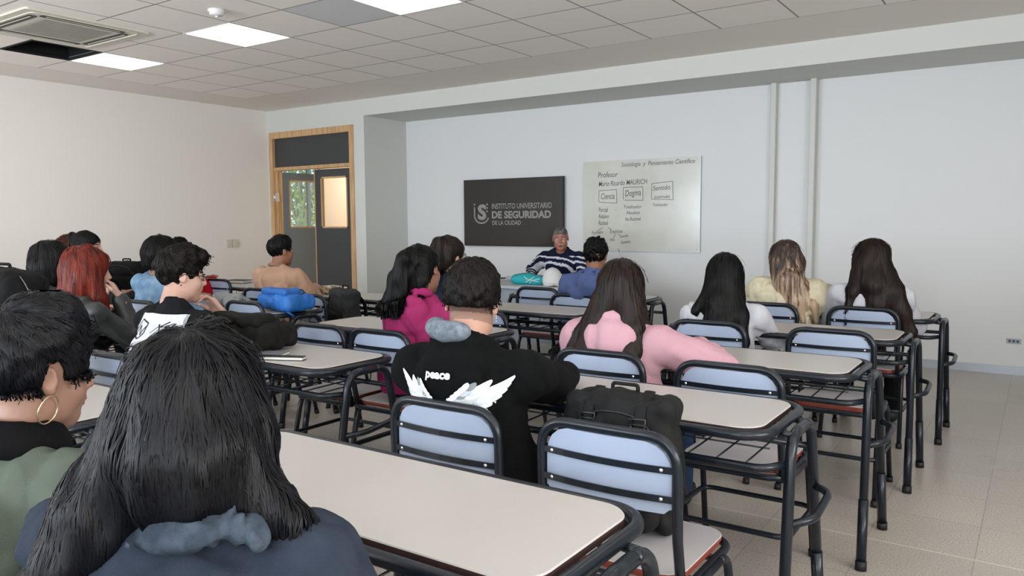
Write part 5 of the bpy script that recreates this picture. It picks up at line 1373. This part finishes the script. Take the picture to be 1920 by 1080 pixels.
# --- blonde, cream sweater
person('person with blonde dark-rooted hair and a chunky cream knitted sweater', (-1.34, 5.25), 10, (-1.388, 5.24, 1.088), 40, -14, -10, SK3, dict(fem=True),
    dict(style='long', mat=H_blonde, vol=0.008, n=5200, steps=18, len=0.021, w=0.0036, res=0.007, wander=0.08, jit=0.25, rough=1.4,
         falls=[[(0.0, -0.05, -0.02, 0.090), (0.03, -0.10, -0.12, 0.080), (0.08, -0.14, -0.25, 0.045), (0.12, -0.15, -0.36, 0.015)], [(0.03, -0.07, -0.08, 0.06), (0.10, -0.10, -0.17, 0.045), (0.17, -0.12, -0.27, 0.03), (0.20, -0.12, -0.37, 0.01)], [(-0.03, -0.06, -0.06, 0.05), (-0.02, -0.12, -0.16, 0.03), (0.02, -0.15, -0.30, 0.01)]]),
    dict(mat=cloth('cream_knit', '#c6bea4', 0.9, bump=0.8, bscale=90, var=0.10, vscale=30), name='knitted_sweater', t=0.034, arm=0.026, fold=0.011, seed=15), TR_black,
    {'L': dict(w=V(-1.55, 5.54, 0.80), hint=V(-0.8, 0, -0.6)), 'R': dict(w=V(-1.16, 5.56, 0.80), hint=V(0.9, -0.1, -0.6))}, 0.185, 0.007, 0.009)
# --- very long dark brown hair
person('person with very long dark brown hair over a white shirt, farthest right', (-0.88, 5.27), 8, (-0.872, 5.23, 1.105), 30, -6, 4, SK3, dict(fem=True),
    dict(style='long', mat=H_brown, vol=0.012, n=4400, steps=24, len=0.023, w=0.004, res=0.007, wander=0.04, jit=0.14, rough=1.2,
         falls=[[(0, -0.05, -0.03, 0.095), (0.02, -0.09, -0.14, 0.09), (0.04, -0.11, -0.26, 0.065), (0.06, -0.11, -0.40, 0.04), (0.08, -0.11, -0.46, 0.02)], [(0.06, -0.04, -0.06, 0.07), (0.12, -0.08, -0.18, 0.065), (0.17, -0.09, -0.30, 0.050), (0.22, -0.08, -0.42, 0.038), (0.24, -0.07, -0.50, 0.015)],
                [(-0.05, -0.06, -0.08, 0.055), (-0.09, -0.11, -0.19, 0.035), (-0.12, -0.14, -0.30, 0.02)]]),
    dict(mat=cloth('white_cotton', '#b9bac1', var=0.05), name='shirt', t=0.020, arm=0.012, fold=0.008, seed=16), TR_black, None, 0.185, 0.007, 0.010)
o = copy_tree(c0); o.location = (-4.0, 7.18, 0); o.rotation_euler = (0, 0, math.pi); tag(o, 'chair of the teacher, turned to the class, behind the grey table', 'chair', 'school chairs with pale slatted backs')
# ================================================================== BAGS AND SMALL THINGS
def backpack(loc, rz, size, m, label, lying=False, m2=None, buckles=False, tilt=0.0, group=None, seed=1, lump=0.012):
    w, d, h = size; t = empty('backpack', loc, rz, label, 'backpack', group)
    m2 = m2 or m
    if lying: w, d, h = size[0], size[2], size[1]   # pack lies on its back: local up is the old front
    T = rotx(math.radians(90)) if lying else rotx(tilt)
    c = V(0, 0, size[2]/2 if not lying else size[2]/2)
    # canonical standing pack with half sizes a,b,c ; front faces -y
    a_, b_, c_ = (w/2, d/2, h/2) if not lying else (size[0]/2, size[2]/2, size[1]/2)
    if lying: T = rotx(-math.radians(90))
    cen = V(0, 0, (c_ if not lying else b_))
    P = lambda x, y, z: cen+T@V(x, y, z)
    r = math.hypot(a_, c_)+b_+0.05
    F = Field(cen-r, cen+r, 0.0085)
    F.rbox(P(0, b_*0.15, 0), (a_, b_*0.8, c_), T, min(a_, b_*0.8, c_)*0.6, 0.01); F.ell(P(0, 0, c_*0.35), (a_*0.95, b_*0.95, c_*0.66), T, 0.03); F.ell(P(0, 0.0, -c_*0.3), (a_*1.0, b_*0.98, c_*0.68), T, 0.03)
    F.folds(lump, 0.10, seed); F.noise(lump*0.6, 0.05, seed+3); F.folds(lump*0.5, 0.045, seed+8)
    F.D = np.maximum(F.D, 0.001-F.ax[2][None, None, :])
    v, q = F.mesh(); np_obj('pack_body', v, q, m, t)
    G = Field(cen-r, cen+r, 0.0085); G.rbox(P(0, -b_*0.78, -c_*0.35), (a_*0.78, b_*0.36, c_*0.52), T, b_*0.32, 0.01); G.noise(lump, 0.07, seed+5); G.D = np.maximum(G.D, 0.001-G.ax[2][None, None, :])
    v, q = G.mesh(); np_obj('front_pocket', v, q, m2, t)
    bv = F
    def surf(x, z, side=-1, off=0.004):
        p = P(x, side*b_*1.6, z)[None]; dr = T@V(0, -side*1.0, 0)
        for _ in range(60):
            s = F.sample(p)[0]
            if s < off: break
            p = p+dr*max(s*0.7, 0.001)
        return Vector(p[0])
    b = MB(); n = 16
    arch = [surf(a_*0.82*math.cos(t_), c_*0.15+c_*0.62*math.sin(t_)) for t_ in np.linspace(0, math.pi, n)]
    b.tube(arch, 0.0035, 0, 6); b.build('zip', M_black, t)
    b = MB(); h0 = P(-0.04, b_*0.3, c_*0.97); h1 = P(0.04, b_*0.3, c_*0.97); b.tube(fillet([h0, P(-0.04, b_*0.3, c_*0.97+0.02), P(0.04, b_*0.3, c_*0.97+0.02), h1], 0.02, 4), 0.006, 0, 8); b.build('grab_handle', m2, t)
    for s in (-1, 1):
        b = MB(); pts = [P(s*0.05, b_*0.9, c_*0.8), P(s*a_*0.65, b_*1.05+0.03, c_*0.35), P(s*a_*0.75, b_*1.0+0.035, -c_*0.3), P(s*a_*0.8, b_*0.85, -c_*0.8)]
        b.tube([Vector(p) for p in fillet(pts, 0.08, 5)], [(0.006, 0.024)]*100, 0, 8, flat=tuple(T@V(0, 1, 0))); b.build('shoulder_strap', m2, t)
    if buckles:
        for s in (-1, 1):
            x = s*a_*0.45
            b = MB(); path = [P(x, b_*0.3, c_*1.0)]+[surf(x, c_*k, -1, 0.006) for k in (0.85, 0.6, 0.3, 0.0, -0.3, -0.6)]
            b.tube([Vector(p) for p in path], [(0.003, 0.017)]*20, 0, 8, flat=tuple(T@V(0, -1, 0))); st = b.build('compression_strap', m2, t)
            p = surf(x, c_*0.62, -1, 0.012); u = Vector(T@V(1, 0, 0)); vz = Vector(T@V(0, 0, 1)); nrm = Vector(T@V(0, -1, 0))
            b = MB(); b.tube([p+u*a+vz*c2 for a, c2 in ((-.024, .016), (.024, .016), (.020, -.012), (.006, -.022), (-.006, -.022), (-.020, -.012))], 0.0042, 0, 6, True)
            b.tube([p-u*.022, p+u*.022], 0.003, 0, 6); b.build('buckle', mat('black_buckle', '#1e1f21', 0.35), st)
    return t
K = lambda n, c, **k: cloth(n, c, k.pop('rough', 0.75), **k)
backpack((-1.00, 2.035, 0.459), 0.05, (0.35, 0.19, 0.405), K('black_nylon', '#0a0b0c', spec=0.3), 'black backpack with webbing straps and plastic buckles, standing on the chair seat at bottom right', buckles=True, seed=3)
backpack((-3.14, 2.37, 0.756), 0.1, (0.40, 0.27, 0.165), K('black_canvas', '#1b1b19'), 'rounded soft black backpack lying on the desk behind the person with the white back print', lying=True, seed=5, lump=0.014)
backpack((-4.32, 3.56, 0.756), -0.1, (0.40, 0.25, 0.15), mat('blue_nylon', '#1f6ab8', 0.55, col2='#1a5aa3', vscale=8, bump=0.3, bscale=200), 'bright blue backpack lying on a desk in the middle left', lying=True, seed=7, lump=0.011)
backpack((-4.44, 4.20, 0.459), -0.25, (0.33, 0.20, 0.40), K('grey_nylon', '#343536', var=0.2), 'dark grey backpack with black panels standing on a chair right of the blue backpack', m2=K('black_nylon2', '#131415'), seed=8)
backpack((-6.46, 3.62, 0.756), 0.3, (0.36, 0.22, 0.29), K('black_canvas2', '#161716'), 'black backpack standing on the left wall desks, right of the red hair', seed=9)
backpack((-3.25, 1.32, 0.756), 0.1, (0.40, 0.24, 0.44), K('black_canvas3', '#0f0f10'), 'tall black bag cut by the left edge of the photo, beside a thin cable', seed=10)

def slab(name, loc, rz, size, m, label, cat, m2=None, group=None):
    w, d, h = size; t = empty(name, loc, rz, label, cat, group)
    b = MB(); b.prism(rrect(w, d, 0.006, 2), 0, h*0.15); b.prism(rrect(w, d, 0.006, 2), h*0.85, h); b.box((-w/2, -d/2, 0), (-w/2+0.004, d/2, h)); b.build('cover', m, t)
    b = MB(); b.box((-w/2+0.004, -d/2+0.004, h*0.15), (w/2-0.004, d/2-0.004, h*0.85)); b.build('pages', m2 or mat('paper_pages', '#d5d2c9', 0.8), t)
    return t
slab('folder', (-2.93, 2.255, 0.756), 0.42, (0.24, 0.13, 0.014), mat('grey_folder', '#6f7478', 0.5), 'grey folder under the edge of the rounded black backpack', 'folder')
slab('notebook', (-2.76, 2.245, 0.756), 0.42, (0.21, 0.045, 0.016), M_black, 'narrow black notebook on the desk at the edge of the rounded black backpack', 'notebook')
slab('notebook', (-6.76, 4.98, 0.756), 0.3, (0.22, 0.16, 0.03), mat('dark_cover', '#2a2d33', 0.5), 'thick dark-covered notebook with pale pages on the farthest left desk', 'notebook')
slab('phone', (-4.80, 6.80, 0.751), 0.5, (0.15, 0.075, 0.012), M_black, 'black phone lying flat on the teacher table, left end', 'phone', M_black)
slab('eraser_box', (-1.02, 4.32, 0.756), 0.1, (0.035, 0.03, 0.03), M_black, 'tiny black box on the fourth right desk, above an empty chair', 'small box', M_black)
slab('notebook', (-4.12, 6.62, 0.751), 0.2, (0.24, 0.17, 0.010), mat('white_cover', '#c9cbce', 0.5), 'white notebook the teacher writes in', 'notebook')
# glasses case / spectacles with cord on the teacher table
t = empty('spectacles', (-4.56, 6.70, 0.752), 0.3, 'black folded spectacles on the teacher table beside the teal pouch', 'glasses')
for s in (-1, 1):
    b = MB(); b.tube([(s*0.033+0.024*math.cos(a), 0, 0.020+0.018*math.sin(a)) for a in np.linspace(0, 6.283, 17)[:-1]], 0.002, 0, 6, True); b.build('rim', M_black, t)
    b = MB(); b.tube([(s*0.058, 0, 0.028), (s*0.06, 0.06, 0.012), (s*0.04, 0.12, 0.003)], 0.002, 0, 6); b.build('temple', M_black, t)
b = MB(); b.tube([(-0.01, 0, 0.024), (0.01, 0, 0.024)], 0.002); b.build('bridge', M_black, t)
# teal pouch
t = empty('pouch', (-4.13, 6.36, 0.751), 0.12, 'teal fabric pouch with white curved lines on the teacher table', 'pouch')
F = Field((-0.24, -0.14, -0.01), (0.24, 0.14, 0.14), 0.007); F.rbox((0, 0, 0.042), (0.175, 0.075, 0.042), None, 0.038, 0.01); F.ell((-0.03, 0, 0.06), (0.12, 0.06, 0.045), None, 0.02); F.noise(0.007, 0.05, 2); F.D = np.maximum(F.D, 0.001-F.ax[2][None, None, :])
v, q = F.mesh(); o = np_obj('pouch_body', v, q, mat('teal_fabric', '#17a0a8', 0.6, bump=0.3, bscale=200), t)
bvh = bvh_of([o]); M0 = Vector((-4.13, 6.36, 0.751))
b = MB()
for pts in ([(-0.02, 0.08), (0.02, 0.05), (0.08, 0.045), (0.15, 0.06)], [(0.0, 0.02), (0.05, 0.05), (0.09, 0.08)], [(0.04, 0.01), (0.07, 0.045), (0.14, 0.03)]):
    path = []
    for i in range(len(pts)-1):
        for s in np.linspace(0, 1, 6): path.append((pts[i][0]*(1-s)+pts[i+1][0]*s, pts[i][1]*(1-s)+pts[i+1][1]*s))
    out = []
    for x, z in path:
        h = bvh.ray_cast(Vector((x, -0.5, z))+M0, Vector((0, 1, 0)), 1.0)
        if h[0]: out.append(h[0]-M0-Vector((0, 0.002, 0)))
    if len(out) > 2: b.tube(out, 0.0035, 0, 6)
b.build('white_lines', mat('white_print2', '#d5dada', 0.6), t)
b = MB(); b.tube([(-0.16, -0.005, 0.084), (-0.05, -0.005, 0.106), (0.06, -0.005, 0.100), (0.16, -0.005, 0.083)], 0.003); b.build('zip', M_black, t)
# white cap
t = empty('cap', (-3.86, 6.36, 0.751), math.radians(35), 'white baseball cap resting on the teacher table beside the blue hoodie student', 'cap')
F = Field((-0.16, -0.24, -0.01), (0.16, 0.16, 0.2), 0.006); F.ell((0, 0, 0.045), (0.098, 0.11, 0.125), None, 0); F.D = np.maximum(F.D, 0.002-F.ax[2][None, None, :]); F.noise(0.002, 0.04, 3)
v, q = F.mesh(); np_obj('crown', v, q, cloth('white_twill', '#d6d7d4', var=0.04), t)
b = MB(); vs = []; n = 14
for j in range(5):
    for i in range(n+1):
        a = math.pi*(1.12+0.76*i/n); rr = 1.0+j*0.17*math.sin(math.pi*i/n)**0.5; vs.append((0.097*math.cos(a)*(1+0.1*(rr-1)), 0.108*math.sin(a)*rr, 0.03-0.028*abs(math.cos(a))*(rr-1)*1.0-0.004*j))
fs = [(j*(n+1)+i, j*(n+1)+i+1, (j+1)*(n+1)+i+1, (j+1)*(n+1)+i) for j in range(4) for i in range(n)]
b.add(vs, fs, 0, True); b.add([(x, y, z-0.004) for x, y, z in vs], [f[::-1] for f in fs], 0, True); b.build('brim', cloth('white_twill', '#d6d7d4'), t)
b = MB(); b.lathe([(0, 0.006), (0.007, 0.003), (0.008, 0)], (0, 0, 0.168), 10); b.build('top_button', cloth('white_twill', '#d6d7d4'), t)
# pen in the teacher's hand
t = empty('pen', (-4.345, 6.70, 0.765), 0, 'dark pen held upright in the teacher\'s right hand', 'pen')
b = MB(); b.tube([(0, 0, 0), (-0.035, 0.02, 0.13)], 0.0045, 0, 8); b.build('barrel', M_black, t)
b = MB(); b.tube([(0, 0, 0), (0.004, -0.002, -0.014)], [0.0045, 0.001], 0, 8); b.build('tip', M_rivet, t)
# patterned pouch and sunglasses on the tan sweater's desk
t = empty('pencil_pouch', (-4.92, 4.56, 0.756), 0.1, 'brown and cream patterned pouch on the desk in front of the door', 'pouch')
F = Field((-0.2, -0.1, -0.01), (0.2, 0.1, 0.1), 0.006); F.rbox((0, 0, 0.038), (0.135, 0.045, 0.038), None, 0.03, 0.01); F.noise(0.004, 0.04, 2); F.D = np.maximum(F.D, 0.001-F.ax[2][None, None, :])
v, q = F.mesh(); np_obj('pouch_body', v, q, mat('tortoise_pattern', '#d8c7a6', 0.45, col2='#4d2a1a', vscale=26, bump=0.3, bscale=100), t)
b = MB(); b.tube([(-0.13, 0, 0.068), (0, 0, 0.078), (0.13, 0, 0.068)], 0.003); b.build('zip', M_rivet, t)
t = empty('sunglasses', (-5.12, 4.53, 0.757), 0.4, 'dark sunglasses on the desk, left of the brown patterned pouch', 'glasses')
for s in (-1, 1):
    b = MB(); b.prism([(s*0.033+0.026*math.cos(a), 0.022+0.020*math.sin(a)) for a in np.linspace(0, 6.283, 17)[:-1]], -0.0015, 0.0015, 0, None, 0, Matrix.Rotation(math.radians(80), 4, 'X')); b.build('lens', M_black, t)
    b = MB(); b.tube([(s*0.058, 0, 0.028), (s*0.062, 0.07, 0.02), (s*0.058, 0.13, 0.006)], 0.0025, 0, 6); b.build('temple', M_black, t)
b = MB(); b.tube([(-0.01, 0, 0.028), (0.01, 0, 0.028)], 0.0025); b.build('bridge', M_black, t)
# grey sweater heap
F = Field((-0.25, -0.2, -0.02), (0.25, 0.2, 0.18), 0.008); F.cone((-0.13, 0, 0.05), (0.05, 0.03, 0.05), 0.055, 0.05, 0.03); F.cone((0.02, -0.03, 0.035), (0.17, -0.02, 0.03), 0.045, 0.03, 0.03); F.cone((-0.1, 0.06, 0.03), (0.1, 0.08, 0.03), 0.035, 0.03, 0.03)
F.folds(0.012, 0.05, 3); F.D = np.maximum(F.D, 0.001-F.ax[2][None, None, :]); v, q = F.mesh()
o = np_obj('folded_sweater', v, q, cloth('heather_grey_knit', '#8d8f8e', var=0.2)); o.location = (-4.86, 3.50, 0.756); tag(o, 'crumpled light grey sweater on the desk beside the glasses of the black t-shirt student', 'sweater')
# thin grey cable at the far left
b = MB(); b.tube(fillet([(0, 0, 1.17), (0.03, 0.0, 1.15), (0.16, 0.02, 0.98), (0.20, 0.02, 0.76)], 0.05, 6), 0.0014, 0, 6)
o = b.build('cable', mat('grey_cable', '#6c6e71', 0.5)); o.location = (-3.07, 1.33, 0.0); tag(o, 'thin grey cable hanging beside the tall black bag at far left', 'cable')
